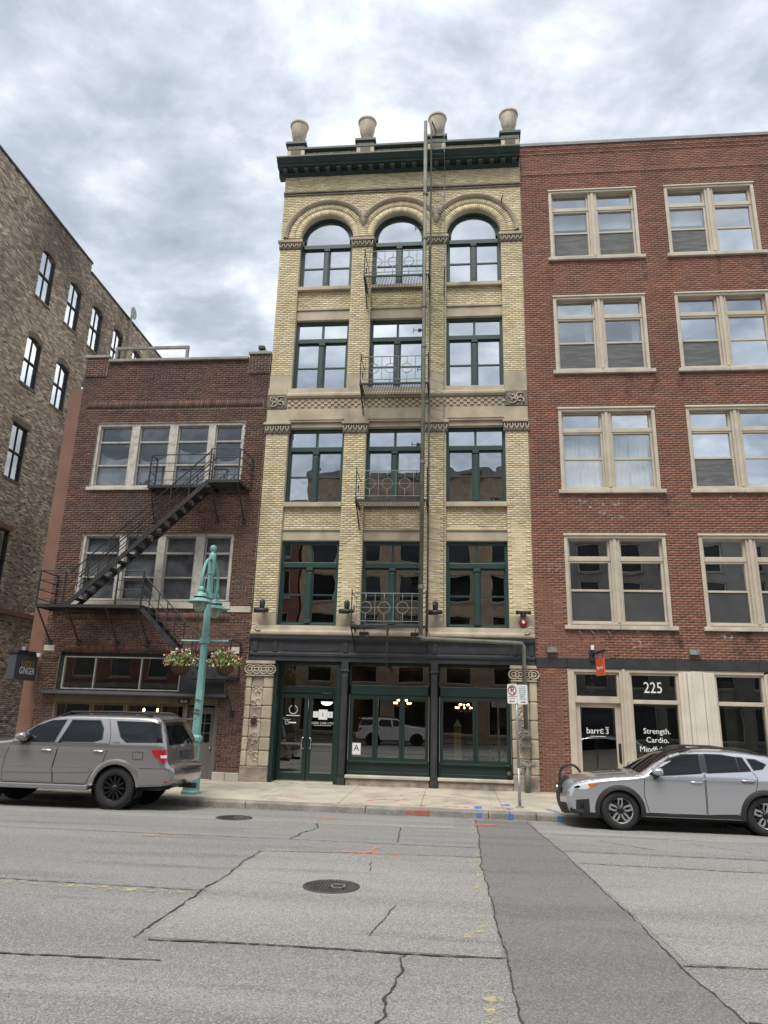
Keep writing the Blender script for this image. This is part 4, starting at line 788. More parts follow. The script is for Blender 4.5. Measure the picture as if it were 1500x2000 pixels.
def fourlight(x0,x1,z0,z1,mull,zt,zm):
    m=MB(); m.box(x0,x0+.09,.06,.3,z0,z1); m.box(x1-.09,x1,.06,.3,z0,z1); m.box(x0+.09,x1-.09,.06,.3,z1-.10,z1); m.box(x0+.09,x1-.09,.05,.3,z0,z0+.06)
    for a,b in mull: m.box(a,b,.06,.3,z0+.06,z1-.10)
    o=m.build('window_frame','peeling_white',LB,bevel=.006); xs=[x0+.09]+[q for ab in mull for q in ab]+[x1-.09]
    for k in range(4):
        a,b=xs[2*k],xs[2*k+1]; m=MB(); m.box(a,b,.12,.27,zt-.03,zt+.03); m.box(a,b,.12,.27,zm-.025,zm+.025)
        for c,d in ((a,a+.04),(b-.04,b)): m.box(c,d,.13,.27,z0+.061,z1-.101)
        m.box(a+.04,b-.04,.13,.27,z0+.061,z0+.10); m.box(a+.04,b-.04,.13,.27,z1-.14,z1-.101); m.build('sash','aged_frame',o,bevel=.004)
        for c,d in ((z0+.10,zm-.025),(zm+.025,zt-.03),(zt+.03,z1-.14)): pane(a+.04,b-.04,c,d,.19+random.uniform(-.004,.004),'glass_old',o)
        # torn plastic sheeting inside
        zz=[z0+.1]; vs=[]; n=10
        top=z1-.14 if z0<6 else zm+(zt-zm)*random.uniform(.35,.8)
        for i in range(n+1):
            x=a+.04+(b-a-.08)*i/n; tp=top+((-.14*math.sin(PI*i/n)+random.gauss(0,.012)+.1*(i/n-.5)*(1 if k%2 else -1)) if z0>6 else 0); bt=z0+.1+(max(0,random.gauss(0,.25)) if (z0>6 and k in (1,3)) else 0)
            for j in range(5): vs.append((x,.26+random.gauss(0,.012),bt+(tp-bt)*j/4))
        MB().add(vs,[(5*i+j,5*i+5+j,5*i+6+j,5*i+j+1) for i in range(n) for j in range(4)]).build('plastic_sheet','plastic_sheet',o,True)
    return o
fourlight(-11.603,-6.653,8.811,11.024,[(-10.44,-10.17),(-9.155,-8.875),(-7.85,-7.62)],10.38,9.58)
fourlight(-11.56,-6.70,5.16,7.312,[(-10.375,-10.155),(-9.12,-8.875),(-7.91,-7.63)],6.68,5.92)
# shop front
B(-11.75,-6.60,.10,.4,3.52,3.62).build('shop_lintel','black_iron',LB)
o=frame('upper_shop_window',-11.60,-7.97,2.54,3.50,.05,.2,.035,'aged_frame',LB,.004)
for x in (-10.62,-9.19): B(x-.015,x+.015,.055,.19,2.575,3.465).build('glazing_bar','aged_frame',o)
for a,b in ((-11.565,-10.635),(-10.605,-9.205),(-9.175,-8.005)): pane(a,b,2.575,3.465,.11,'glass_shop',o)
B(-7.96,-6.60,.06,.3,2.50,3.52).build('blank_panel','dark_iron',LB); B(-11.75,-11.605,.06,.3,2.50,3.52).build('blank_panel','black_iron',LB)
m=MB(); m.ext([(.2,2.37),(-.22,2.37),(-.26,2.40),(-.24,2.47),(.0,2.505),(.2,2.505)],-12.08,-6.45); m.build('ledge','dark_iron',LB,bevel=.01)
B(-11.70,-6.74,.0,.3,2.17,2.362).build('fascia','gold_paint',LB,bevel=.006); B(-7.92,-7.60,-.02,.0,2.20,2.33).build('number_plate','sign_black',LB); textobj('lettering','221A',.105,'letter_white',(-7.76,-.023,2.265),RF,LB)
xs=[-11.70,-10.57,-9.54,-8.48,-7.74]
for a,b in zip(xs,xs[1:]):
    o=frame('lower_shop_window',a+.01,b-.01,.75,2.165,.08,.25,.05,'gold_paint',LB,.005); pane(a+.06,b-.06,.80,2.115,.14,'glass_shop',o); B(a+.01,b-.01,.06,.28,.08,.748).build('kick_panel','dark_iron',o)
m=MB(); m.box(-7.74,-7.66,.06,.35,.08,2.165); m.box(-6.84,-6.74,.06,.35,.08,2.165); m.build('door_frame','door_taupe',LB); D3=B(-7.655,-6.845,.22,.27,.10,2.12).build('door','door_taupe',LB)
for i in range(3):
    for j in range(3): B(-7.53+i*.19,-7.53+i*.19+.16,.212,.22,1.15+j*.27,1.15+j*.27+.24).build('pane','car_glass',D3)
MB().lathe([(.001,-.07),(.035,-.06),(.035,-.03),(.012,-.02),(.012,.0)],12,(-6.93,.22,1.0),'y').build('knob','steel',D3,True)
for a,b,z1 in ((-6.73,-6.36,.375),(-6.355,L1+.01,.37),(-12.34,-11.71,.37)): B(a,b,-.06,.4,.02,z1).build('base_stone','limestone',LB,bevel=.02)
m=MB(); m.box(L0+.1,L1-.1,.3,5,.03,.1); m.box(L0+.1,L1-.1,4.9,5,.1,4.2); m.box(L0+.1,L1-.1,.51,5,4.1,4.2); m.build('room_lining','dark_room',LB)
for x in (-9.45,-9.02):
    t=thing('pendant_bulb','small lit bulb behind the gold framed window above the taupe car, '+('left one' if x<-9.2 else 'right one'),'bulb',(x,1.2,1.98),'bulbs inside the left shop'); MB().lathe([(.001,-.06),(.035,-.03),(.03,.03),(.001,.06)],8,(x,1.2,2.0)).build('bulb','bulb_lit',t,True); MB().tube([(x,1.2,2.06),(x,1.2,4.1)],.006,4).build('cord','black_iron',t)
# brown painted strip at the left corner
m=MB(); m.box(-12.78,-12.345,.05,.6,-.05,12.3); st=m.build('painted_strip','brown_paint',LB,bevel=.01)
# roof guard rail and small roof gear
t=thing('roof_railing','thin metal guard rail on the roof of the dark brick building','railing',(-10.5,1,13)); m=MB()
for x in (-11.85,-9.27): m.bar((x,1,13.0),(x,1,14.28),.09)
m.bar((-11.9,1,14.30),(-9.22,1,14.30),.10,.09); m.build('rail','grey_iron',t)
t=thing('roof_camera','small security camera on the right parapet pier of the dark brick building','camera',(-6.3,.1,13.47)); MB().box(-6.40,-6.12,0,.25,13.474,13.55).tube([(-6.3,.12,13.55),(-6.3,.12,13.62)],.03,6).build('mount','grey_iron',t); B(-6.42,-6.22,.0,.22,13.621,13.74).build('housing','black_iron',t,bevel=.01)
# blade sign
t=thing('blade_sign','grey box sign with gold and white lettering at the left corner','sign',(-12.3,-.7,3.1)); SBX=B(-12.56,-12.32,-1.22,-.14,2.74,3.45).build('sign_box','sign_charcoal',t,bevel=.01); B(-12.60,-12.28,-1.25,-.11,3.452,3.50).build('cap','sign_black',t)
for s,z,mm in (('LUCKY',3.18,'letter_gold'),('GINGER',2.99,'letter_white')): textobj('lettering',s,.27,mm,(-12.316,-.62,z),(PI/2,0,PI/2),t,sx=.78)
m=MB(); m.bar((-12.44,-1.0,3.55),(-12.44,.0,3.55),.05); m.bar((-12.44,-.6,3.5),(-12.44,-.6,3.6),.05); m.build('bracket','black_iron',t); B(-12.5,-12.38,-.75,-.6,3.58,3.68).build('lamp_box','galvanised',t); MB().lathe([(.001,0),(.05,.02),(.07,.12)],10,(-12.1,-.5,3.40)).build('spot_lamp','letter_white',t)
MB().tube([(-12.1,-.3,3.42),(-11.95,-.05,3.40),(-11.75,-.03,3.5),(-11.6,-.03,3.68)],.012,5).build('cable','black_iron',t)
# ================================================================ sooty brick warehouse beyond the alley
XW=-17.5; kf=17.5/16
WH=thing('brick_warehouse','tall soot stained tan brick warehouse side wall at far left','building',(XW,15,.1))
def sy(y): return (y+20.667)*kf-20.667
def sz(z): return (z-2.016)*kf+2.016
wins=[]
for y,z0,z1,ar in ((1.95,17.28,19.43,1),(4.05,17.34,19.4,1),(5.97,17.36,19.45,1),(8.0,17.36,19.5,1),(10.1,17.4,19.5,1),(1.97,13.64,15.64,1),(4.04,13.66,15.62,1),(6.05,13.66,15.62,1),(2.03,9.95,12.05,0),(2.0,6.0,8.12,0),):
    wins.append((sy(y),sy(y+.95),sz(z0),sz(z1),ar))
HW=[w[:4] for w in wins]; Y0,Y1=0.0,40.; ZT1,ZT2=sz(21.04),sz(20.6); YS=sy(5.4)
def rot(V):   # facade frame (x along wall, y depth) -> wall on plane X=XW facing +X ; x->Y
    o=np.empty_like(V); o[...,0]=XW-V[...,1]; o[...,1]=V[...,0]; o[...,2]=V[...,2]; return o
m=backing(MB(),Y0,YS,-.2,ZT1,.02,.5,HW); backing(m,YS,Y1,-.2,ZT2,.02,.5,[h for h in HW if h[0]>YS-.01]+[(YS,h[1],h[2],h[3]) for h in HW if h[0]<YS<h[1]])
m.v=[(XW-y,x,z) for x,y,z in m.v]; WW=m.build('wall','mortar_soot',WH)
bk=Bricks(.225,.074,[(.56,.48,.37),(.49,.415,.315),(.43,.36,.275),(.35,.295,.23),(.42,.31,.24),(.29,.245,.20),(.64,.56,.44),(.40,.335,.26)],.16,.014)
bk.field(Y0,YS,-.1,ZT1,0,holes=HW); bk.field(YS,22.,-.1,ZT2,0,holes=HW); ro=bk.r; bk.r=[(a,b,c,d,e+random.gauss(0,.006),f) for a,b,c,d,e,f in ro]
bk.finish(WW,'brick_soot',300,depth=.03,side=rot)
b2=Bricks(.45,.148,bk.pal,.24,.02); b2.field(22.,Y1,-.1,ZT2,0); b2.finish(WW,'brick_soot',0,depth=.03,side=rot)
m=MB(); m.box(XW-.4,XW+.05,Y0,YS,ZT1,ZT1+.1); m.box(XW-.4,XW+.05,YS,Y1,ZT2,ZT2+.1); m.build('coping','black_iron',WH); m=MB(); m.box(XW-20,XW-.5,Y0,Y0+.3,-.2,ZT1); m.box(XW-20,XW-.5,Y0,Y1,ZT2-.4,ZT2-.3); m.build('shell','mortar_soot',WH)
for a,b,z0,z1,ar in wins:
    m=MB(); x1=XW-.07; ym=(a+b)/2; zm=z0+(z1-z0)*.5
    for q in ((a,a+.05,z0,z1),(b-.05,b,z0,z1),(a+.05,b-.05,z0,z0+.06),(a+.05,b-.05,z1-.06,z1),(a+.05,b-.05,zm-.035,zm+.035)): m.box(x1-.12,x1,q[0],q[1],q[2],q[3])
    o=m.build('window','black_iron',WH); m=MB(); m.box(x1-.10,x1-.02,ym-.014,ym+.014,z0+.061,zm-.036); m.box(x1-.10,x1-.02,ym-.014,ym+.014,zm+.036,z1-.061); m.build('glazing_bar','black_iron',o)
    for c,d in ((a+.05,ym-.014),(ym+.014,b-.05)):
        for e_,f_ in ((z0+.06,zm-.035),(zm+.035,z1-.06)): MB().add([(x1-.06,c,e_),(x1-.06,d,e_),(x1-.06,d,f_),(x1-.06,c,f_)],[(0,1,2,3)]).build('pane','glass_far' if z0>12.5 else 'glass_dark',o)
    if ar: # segmental arch head
        n=10; vs=[]
        for i in range(n+1):
            t=i/n; yy=a+(b-a)*t; zz=z1-.16+.16*math.sin(PI*t); vs+=[(XW+.004,yy,zz),(XW+.004,yy,z1+.02),(XW-.15,yy,zz)]
        MB().add(vs,[(3*i,3*i+3,3*i+4,3*i+1) for i in range(n)]+[(3*i,3*i+2,3*i+5,3*i+3) for i in range(n)]).build('arch_head','mortar_soot',o)
        vs=[]
        for k in range(9):
            t=(k+.5)/9; yy=a+(b-a)*t; zz=z1-.14+.16*math.sin(PI*t); MB().box(XW-.02,XW+.012,yy-.042,yy+.042,zz,zz+.22).build('arch_brick','carved_shadow',o)
    else: B(XW-.05,XW+.02,a-.15,b+.15,z1+.003,z1+.2).build('lintel','brown_paint' if z0<8 else 'carved_shadow',o)
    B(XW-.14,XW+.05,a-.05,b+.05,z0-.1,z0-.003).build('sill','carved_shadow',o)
    B(XW-.6,XW-.58,a-.2,b+.2,z0-.2,z1+.2).build('dark_backing','dark_room',o)
B(XW+.03,XW+.25,sy(1.5),sy(6.2),sz(5.15),sz(5.32)).build('steel_beam','brown_paint',WH)
t=thing('satellite_dish','small grey satellite dish on a pole behind the dark brick roof','satellite dish',(XW+.1,sy(9.5),18)); m=MB(); m.tube([(XW+.1,sy(9.3),sz(18.0)),(XW+.1,sy(9.3),sz(20.9))],.05,6); m.build('pole','grey_iron',t); MB().lathe([(.001,.0),(.2,.03),(.35,.12)],14,(XW+.15,sy(9.2),sz(20.9)),'x').build('dish','galvanised',t,True)
struct(B(-17.5,-12.8,.55,40,-.1,.10).build('alley_ground','asphalt'))
t=thing('dumpster','black dumpster standing in for a dark car hood in the alley','dumpster',(-14.5,2.3,.1)); m=MB(); m.prismY([(-15.6,.25),(-13.75,.25),(-13.65,.95),(-15.7,.95)],1.6,2.9); m.build('bin','black_iron',t,bevel=.02); m=MB(); m.prismY([(-15.75,.96),(-13.6,.96),(-13.6,1.04),(-15.75,1.10)],1.55,2.95); m.build('lid','black_iron',t,bevel=.02)  # bin shape stands in for what looks like a black car hood
m=MB(); 
for x in (-15.3,-14.9,-14.5,-14.1): m.box(x-.04,x+.04,1.54,1.60,.3,.9)
m.build('ribs','black_iron',t)
for x in (-15.4,-13.95):
    for yy in (1.8,2.7): MB().lathe([(.06,-.03),(.08,-.03),(.08,.03),(.06,.03)],10,(x,yy,.18),'y').build('caster','tyre',t)
# ================================================================ buildings across the street (seen in the glass)
def opposite(x0,x1,h,m_,label,ny):
    t=thing('facade_building',label,'building',((x0+x1)/2,-38,.06)); mm=MB(); yb=-38.; n=max(2,int((x1-x0)/3.2)); p=(x1-x0)/n; HH=[]
    for k in range(ny):
        z0=4.6+k*((h-5.6)/ny)
        for i in range(n): HH.append((x0+p*i+p*.22,x0+p*i+p*.78,z0,z0+2.3))
    for i in range(n): HH.append((x0+p*i+p*.12,x0+p*i+p*.88,.7,3.3))
    backing(mm,x0,x1,.1,h,yb-.4,yb,HH); mm.build('wall',m_,t); mm=MB(); mm.box(x0-.1,x1+.1,yb-.5,yb+.35,h,h+.5); mm.box(x0,x1,yb,yb+.15,3.7,4.1); mm.build('cornice','opp_grey',t)
    for a,b,c,d in HH:
        o=MB().box(a,a+.08,yb-.3,yb-.15,c,d).box(b-.08,b,yb-.3,yb-.15,c,d).box(a+.08,b-.08,yb-.3,yb-.15,d-.08,d).box(a+.08,b-.08,yb-.3,yb-.15,c,c+.08).build('window','cream_paint',t); B(a+.08,b-.08,yb-.26,yb-.24,c+.08,d-.08).build('pane','car_glass',o); B(a-.08,b+.08,yb-.1,yb+.1,c-.18,c-.02).build('sill','opp_grey',o)
    B(x0,x1,-50,-49.9,.0,h).build('back','opp_grey',t); B(x0,x1,-50,yb-.4,h-.3,h-.2).build('roof','opp_grey',t); B(x0,x0+.1,-49.9,yb-.4,.1,h).build('side','opp_grey',t); B(x1-.1,x1,-49.9,yb-.4,.1,h).build('side','opp_grey',t)
opposite(-46,-13.2,19.5,'opp_brick','brown brick building across the street, seen only reflected in the left windows',4)
opposite(-13,6.2,22.2,'opp_stone','tan stone building across the street, seen only reflected in the middle windows',5)
opposite(6.4,42,18.0,'opp_grey','grey building across the street, seen only reflected in the right windows',4)
# ================================================================ balconies on the yellow building
def balcony(z,n,lab):
    t=thing('iron_balcony',lab,'balcony',(-1.78,-.45,z),'fire balconies on the yellow building'); x0,x1,yo=-2.83,-.74,-.93; h=.92
    m=MB(); m.bar((x0,yo,z),(x1,yo,z),.05,.06); m.bar((x0,0,z),(x0,yo,z),.05,.06); m.bar((x1,0,z),(x1,yo,z),.05,.06); m.build('platform_frame','black_iron',t)
    m=MB(); k=0; x=x0+.05
    while x<x1-.03: m.box(x,x+.016,yo+.03,-.02,z-.015,z+.02); x+=.05
    stuff(m.build('floor_slats','black_iron',t))
    m=MB(); m.tube([(x0,yo,z+h),(x1,yo,z+h)],.014,6); m.tube([(x0,yo,z+.14),(x1,yo,z+.14)],.012,6); m.tube([(x0,yo,z+.52),(x1,yo,z+.52)],.007,5); m.build('front_rail','grey_iron',t)
    for i in range(8):
        x=x0+.14+(x1-x0-.28)*i/7; m=MB()
        if i%2==1 and i<7:
            m.tube([(x,yo,z+.0),(x,yo,z+.36)],.010,5); m.tube([(x,yo,z+.68),(x,yo,z+h)],.010,5); m.tube([(x+.16*math.cos(a),yo,z+.52+.16*math.sin(a)) for a in np.linspace(0,2*PI,25)],.011,6,False); m.build('ring_baluster','grey_iron',t,True)
        else:
            m.tube([(x,yo,z+.14),(x,yo,z+h)],.009,5)
            for q in (.36,.70): m.lathe([(.001,-.022),(.018,0),(.001,.022)],6,(x,yo,z+q))
            m.build('baluster','grey_iron',t)
    for x in (x0,x1):
        m=MB(); m.tube([(x,yo,z),(x,yo,z+h+.06)],.016,6); m.lathe([(.001,-.02),(.026,0),(.001,.035)],8,(x,yo,z+h+.08)); m.build('corner_post','black_iron',t)
        m=MB(); m.tube([(x,yo,z+h),(x,0,z+h)],.012,5); m.tube([(x,yo,z+.14),(x,0,z+.14)],.010,5)
        m.tube([(x,-.45+.14*math.cos(a)*(1-a*.06),z+.52+.14*math.sin(a)*(1-a*.06)) for a in np.linspace(0,9,26)],.009,5); m.build('side_rail','black_iron',t)
        m=MB(); m.bar((x,yo+.05,z-.03),(x,-.0,z-.5),.035); m.tube([(x,-.03,z-.5),(x,-.10,z-.58),(x,-.03,z-.64)],.014,5); m.build('bracket','black_iron',t)
    return t
Z4=((4.40,'just above the dark storefront'),(8.05,'at the second row of windows'),(11.80,'at the third row of windows'),(15.60,'under the middle arched window'))
for i,(z,s) in enumerate(Z4): balcony(z,i,'small iron balcony with ring railing '+s)
# standpipe
t=thing('standpipe','tall olive green standpipe up the front of the yellow building','pipe',(-.9,-1,.2)); m=MB(); xp,yp=-.88,-1.02
m.tube([(xp,yp,4.16),(xp,yp,13.0),(xp-.02,yp,21.55)],.062,10); m.build('riser','pipe_green',t,True)
m=MB(); m.tube([(xp,yp,4.22),(xp,yp,4.12),(xp+.06,yp+.02,4.07),(xp+.3,yp+.08,4.07),(1.7,-.34,4.06),(1.92,-.28,4.05),(1.97,-.26,3.98),(1.97,-.26,1.75)],.058,10); m.build('drop_pipe','pipe_green',t,True)
for z in (5.5,9.2,13.0,14.4,16.9,18.6): MB().lathe([(.062,-.06),(.085,-.05),(.085,.05),(.062,.06)],10,(xp,yp,z)).build('coupling','pipe_green',t)
for z in (5.9,9.75,13.55,17.25):
    m=MB(); m.tube([(xp,yp,z),(xp-.18,yp-.02,z)],.032,6); m.lathe([(.001,-.05),(.05,-.04),(.05,.04),(.001,.05)],8,(xp-.14,yp,z)); m.tube([(xp-.2,yp-.02,z),(xp-.32,yp-.02,z)],.012,5); m.tube([(xp-.32,yp-.02,z-.09),(xp-.32,yp-.02,z+.09)],.012,5); m.build('hose_valve','black_iron',t)
m=MB(); m.lathe([(.12,0),(.12,.03),(.065,.06),(.065,.1)],12,(1.97,-.26,1.66)); m.box(1.85,2.09,-.36,-.1,1.60,1.66); m.build('flange','pipe_green',t)
t2=thing('hose_connection','dark iron fire hose connection with two capped outlets by the sign post','hydrant',(1.9,-.3,.14)); m=MB(); m.tube([(1.97,-.32,.14),(1.97,-.32,.86)],.085,10); m.build('body','pipe_green',t2,True)
for s in (-1,1): m=MB(); m.tube([(1.97,-.34,.80),(1.97+s*.16,-.46,.86)],.05,8); m.tube([(1.97+s*.15,-.45,.855),(1.97+s*.2,-.49,.87)],.065,8); m.build('outlet','grey_iron',t2)
t2=thing('wall_valve','brass capped valve low on the green storefront panel','valve',(1.5,0,.6)); MB().tube([(1.5,.14,.6),(1.5,-.08,.6)],.035,8).lathe([(.001,-.02),(.055,-.02),(.055,.02),(.001,.02)],8,(1.5,-.09,.6),'y').build('cap','gold_paint',t2)
t2=thing('pipe_bracket','square alarm fitting on the stone pier under the drop pipe','fitting',(1.97,-.1,1.5)); m=MB(); m.box(1.83,2.11,-.24,-.06,1.28,1.50); m.tube([(1.8,-.2,1.38),(2.14,-.2,1.38)],.04,8); m.build('valve_body','pipe_green',t2,bevel=.02)
# gooseneck ladder
t=thing('wall_ladder','thin rusty iron ladder beside the standpipe running to the roof','ladder',(-.5,-.2,4.5)); m=MB(); m.tube([(-.72,-.45,4.4),(-.72,-.48,12),(-.72,-.48,20.4),(-.72,-.72,20.7),(-.72,-.75,21.7),(-.72,-.60,22.0),(-.60,-.2,22.02),(-.5,.5,22.02)],.030,7); m.build('rail','pipe_green',t,True)
m=MB(); m.tube([(-.27,-.10,4.6),(-.27,-.10,20.3),(-.27,-.65,20.6),(-.27,-.7,21.6)],.012,5); m.build('thin_rail','grey_iron',t)
z=4.8
while z<21.4:
    y1=-.10 if z<20.4 else -.68; MB().tube([(-.72,-.46 if z<20.4 else -.72,z),(-.27,y1,z)],.009,4).build('rung','grey_iron',t); z+=.32
MB().tube([(-.27,-.1,15.9),(-.25,-.3,16.3),(-.27,-.32,15.4),(-.27,-.1,15.3)],.02,5).build('hook_bracket','black_iron',t)
t=thing('drain_pipe','thin black bent pipe under the lowest balcony in front of the entablature','pipe',(-1.9,-.5,3.5)); MB().tube([(-1.83,-.6,4.38),(-1.85,-.6,3.45),(-1.83,-.55,3.33),(-1.75,-.2,3.30)],.03,7).build('pipe','black_iron',t,True)
for x in (-2.5,-1.05):
    t=thing('flood_light','small black floodlight under the lowest balcony, '+('left end' if x<-2 else 'right end'),'lamp',(x,-.5,4.2),'lights under the lowest balcony'); B(x-.13,x+.13,-.66,-.46,4.18,4.28).build('housing','black_iron',t,bevel=.02); MB().bar((x,-.55,4.28),(x,-.55,4.40),.02).build('arm','black_iron',t); MB().lathe([(.001,0),(.03,.01),(.001,.04)],8,(x+.08,-.62,4.15)).build('sensor','letter_white',t)
for x,s in ((-5.59,'on the leftmost pier of the yellow building'),(-3.07,'left of the lowest balcony'),(-.50,'right of the lowest balcony')):
    t=thing('wall_lamp','black bullet wall lamp '+s,'lamp',(x,-.2,4.95),'bullet lamps on the yellow building'); MB().tube([(x-.22,-.24,4.90),(x-.02,-.26,4.90),(x+.2,-.24,4.91)],[.07,.075,.055],10).build('barrel','black_iron',t,True); MB().lathe([(.07,-.0),(.085,.10),(.08,.2),(.05,.24),(.001,.25)],10,(x,-.22,4.98)).build('head','black_iron',t,True); MB().bar((x,-.2,4.92),(x,0,4.92),.05).build('arm','black_iron',t)
t=thing('alarm_bell','red round fire alarm bell under a black twin spotlight at the right corner','alarm',(2.0,-.1,4.75)); MB().lathe([(.001,-.10),(.07,-.095),(.11,-.06),(.118,-.01),(.115,0)],20,(2.0,-.02,4.66),'y').build('bell','red_enamel',t,True); MB().lathe([(.001,-.12),(.035,-.11),(.04,-.095)],10,(2.0,-.02,4.66),'y').build('boss','letter_white',t); 
m=MB(); m.box(1.92,2.08,-.14,-.012,4.84,4.98); m.build('box','black_iron',t)
for s in (-1,1): MB().tube([(2+s*.06,-.12,4.95),(2+s*.19,-.2,4.93)],[.04,.06],8).build('spot_head','black_iron',t)
# ================================================================ fire escape on the dark brick building
t=thing('fire_escape','black iron fire escape with stairs zigzagging across the dark brick building','fire escape',(-9,-.5,2.9)); FE=t
def plat(x0,x1,y0,y1,z,nm='platform'):
    m=MB()
    for y in (y0,y1): m.bar((x0,y,z),(x1,y,z),.06,.09)
    for x in (x0,x1): m.bar((x,y0,z),(x,y1,z),.06,.09)
    o=m.build(nm,'black_iron',FE); m=MB(); x=x0+.05
    while x<x1-.03: m.box(x,x+.022,min(y0,y1)+.03,max(y0,y1)-.03,z-.02,z+.03); x+=.055
    stuff(m.build('grating','black_iron',o)); return o
def rail(pts,h=1.0,nb=3,posts=True):
    m=MB()
    for k in range(nb+1): 
        dz=h*(1-k/(nb+.6)); m.tube([(p[0],p[1],p[2]+dz) for p in pts],.019 if k==0 else .013,5)
    m.build('railing','black_iron',FE)
    if posts:
        for p in pts: MB().bar((p[0],p[1],p[2]),(p[0],p[1],p[2]+h),.04).build('post','black_iron',FE)
yo=-.98
plat(-9.40,-7.35,-.03,-.5,8.66); plat(-7.35,-6.35,-.03,yo,8.66)
rail([(-9.40,-.05,8.7),(-9.40,-.5,8.7),(-7.4,-.5,8.7)]); rail([(-7.3,yo,8.7),(-6.40,yo,8.7),(-6.28,-.03,8.7)]); 
plat(-12.15,-8.95,-.03,yo,4.86); rail([(-12.15,-.03,4.9),(-12.15,yo,4.9),(-11.35,yo,4.9)]); rail([(-9.75,yo,4.9),(-8.97,yo,4.9)])
plat(-7.35,-6.18,-.03,yo,2.92); rail([(-7.0,yo,2.95),(-6.2,yo,2.95),(-6.2,-.03,2.95)],1.0,1)
def stair(xa,za,xb,zb,y0,y1,n,railside):
    for y in (y0,y1): MB().bar((xa,y,za),(xb,y,zb),.04,.13).build('stringer','black_iron',FE)
    for k in range(1,n):
        s=k/n; x=xa+(xb-xa)*s; z=za+(zb-za)*s; MB().box(x-.14,x+.14,min(y0,y1)+.03,max(y0,y1)-.03,z-.015,z+.015).build('tread','black_iron',FE)
    for y in railside:
        m=MB()
        for h,r in ((.95,.02),(.66,.013),(.38,.013)): m.tube([(xa,y,za+h),(xb,y,zb+h)],r,5)
        m.build('stair_rail','black_iron',FE)
        for k in range(1,7): s=k/7; MB().bar((xa+(xb-xa)*s,y,za+(zb-za)*s),(xa+(xb-xa)*s,y,za+(zb-za)*s+.95),.026).build('baluster','black_iron',FE)
stair(-11.25,4.86,-7.32,8.66,-.98,-.42,17,(-.98,-.42)); stair(-9.0,4.86,-7.05,2.98,-.96,-.5,9,(-.96,))
MB().tube([(-11.35,yo,5.9),(-11.25,-.98,5.81)],.02,5).build('stair_rail','black_iron',FE); MB().tube([(-7.32,-.98,9.61),(-7.3,yo,9.7)],.02,5).build('stair_rail','black_iron',FE)
for x,z,yy in ((-9.3,8.62,-.5),(-7.25,8.62,yo),(-6.42,8.62,yo),(-12.1,4.82,yo),(-11.2,4.82,yo),(-10.0,4.82,yo),(-9.05,4.82,yo),(-6.3,2.88,yo)):
    m=MB(); m.bar((x,yy,z),(x,-.01,z-.92),.035); m.box(x-.06,x+.06,-.04,-.003,z-1.0,z-.86); m.build('bracket','black_iron',FE)
MB().tube([(-7.35,-.6,8.6),(-7.36,-.6,3.0)],.010,4).build('tie_rod','black_iron',FE); MB().bar((-10.0,-.98,5.6),(-8.2,-.98,7.3),.014).build('tie_rod','black_iron',FE)
# ================================================================ street lamp
lx,ly=-6.2,-3.13; lz=walk_z(ly); LP=thing('street_lamp','teal twin arm street lamp behind the taupe car','lamp post',(lx,ly,lz))
m=MB(); m.lathe([(.001,0),(.24,0),(.24,.05),(.21,.09),(.205,.42),(.16,.50),(.13,.56),(.13,1.16),(.165,1.20),(.165,1.28),(.12,1.34)],8,(lx,ly,lz)); m.build('base','teal_paint',LP)
m=MB(); m.lathe([(.112,1.3),(.098,3.4),(.082,5.0),(.075,5.35)],8,(lx,ly,lz)); m.build('pole','teal_paint',LP)
m=MB(); m.lathe([(.075,5.26),(.092,5.28),(.092,5.75),(.085,5.80),(.055,5.83),(.05,5.87),(.085,5.92),(.09,5.97),(.07,6.03),(.001,6.06)],16,(lx,ly,lz)); m.build('finial','teal_paint',LP,'auto')
for zc in (4.72,3.58): MB().lathe([(.11,-.07),(.135,-.06),(.135,.06),(.11,.07)],12,(lx,ly,lz+zc)).build('collar','teal_paint',LP,'auto')
for s in (-1,1):
    A=[(lx,ly+s*(.10+.5*math.sin(a)),lz+5.02+.55*math.cos(a)*1.15) for a in np.linspace(.0,PI/2,10)]+[(lx,ly+s*.60,lz+4.78)]
    MB().tube(A,.040,8).build('arm','teal_paint',LP,True); MB().tube([(lx,ly+s*(.10+.32*math.sin(a)),lz+4.90+.38*math.cos(a)) for a in np.linspace(.0,PI/2,8)]+[(lx,ly+s*.42,lz+4.75)],.014,6).build('inner_arm','teal_paint',LP,True)
    MB().tube([(lx,ly,lz+4.74),(lx,ly+s*.60,lz+4.88)],.022,6).build('brace','teal_paint',LP); c=(lx,ly+s*.60,lz+4.50)
    H=MB().lathe([(.045,.36),(.07,.33),(.075,.27),(.055,.25),(.06,.22),(.10,.19),(.16,.12),(.165,.10)],18,c).build('lamp_head','teal_paint',LP,'auto'); MB().lathe([(.15,.10),(.15,.05)],18,c).build('vent_ring','black_iron',H,True)
    MB().lathe([(.16,.06),(.17,.05),(.24,.02),(.305,-.03),(.305,-.045),(.24,.0),(.16,.03)],22,c).build('shade','teal_paint',H,'auto'); MB().lathe([(.155,.02),(.165,-.08),(.15,-.17),(.10,-.24),(.001,-.27)],16,c).build('globe','bulb_glass',H,True)
    for k in range(4): a=PI/2*k; MB().tube([(c[0]+r*math.cos(a),c[1]+r*math.sin(a),c[2]+h) for r,h in ((.168,.0),(.172,-.08),(.157,-.17),(.105,-.245),(.01,-.28))],.008,4).build('cage_bar','teal_paint',H)
m=MB(); m.tube([(lx-.58,ly,lz+3.58),(lx+.58,ly,lz+3.58)],.026,7)
for s in (-1,1): m.lathe([(.001,-.04),(.04,0),(.001,.04)],8,(lx+s*.58,ly,lz+3.58))
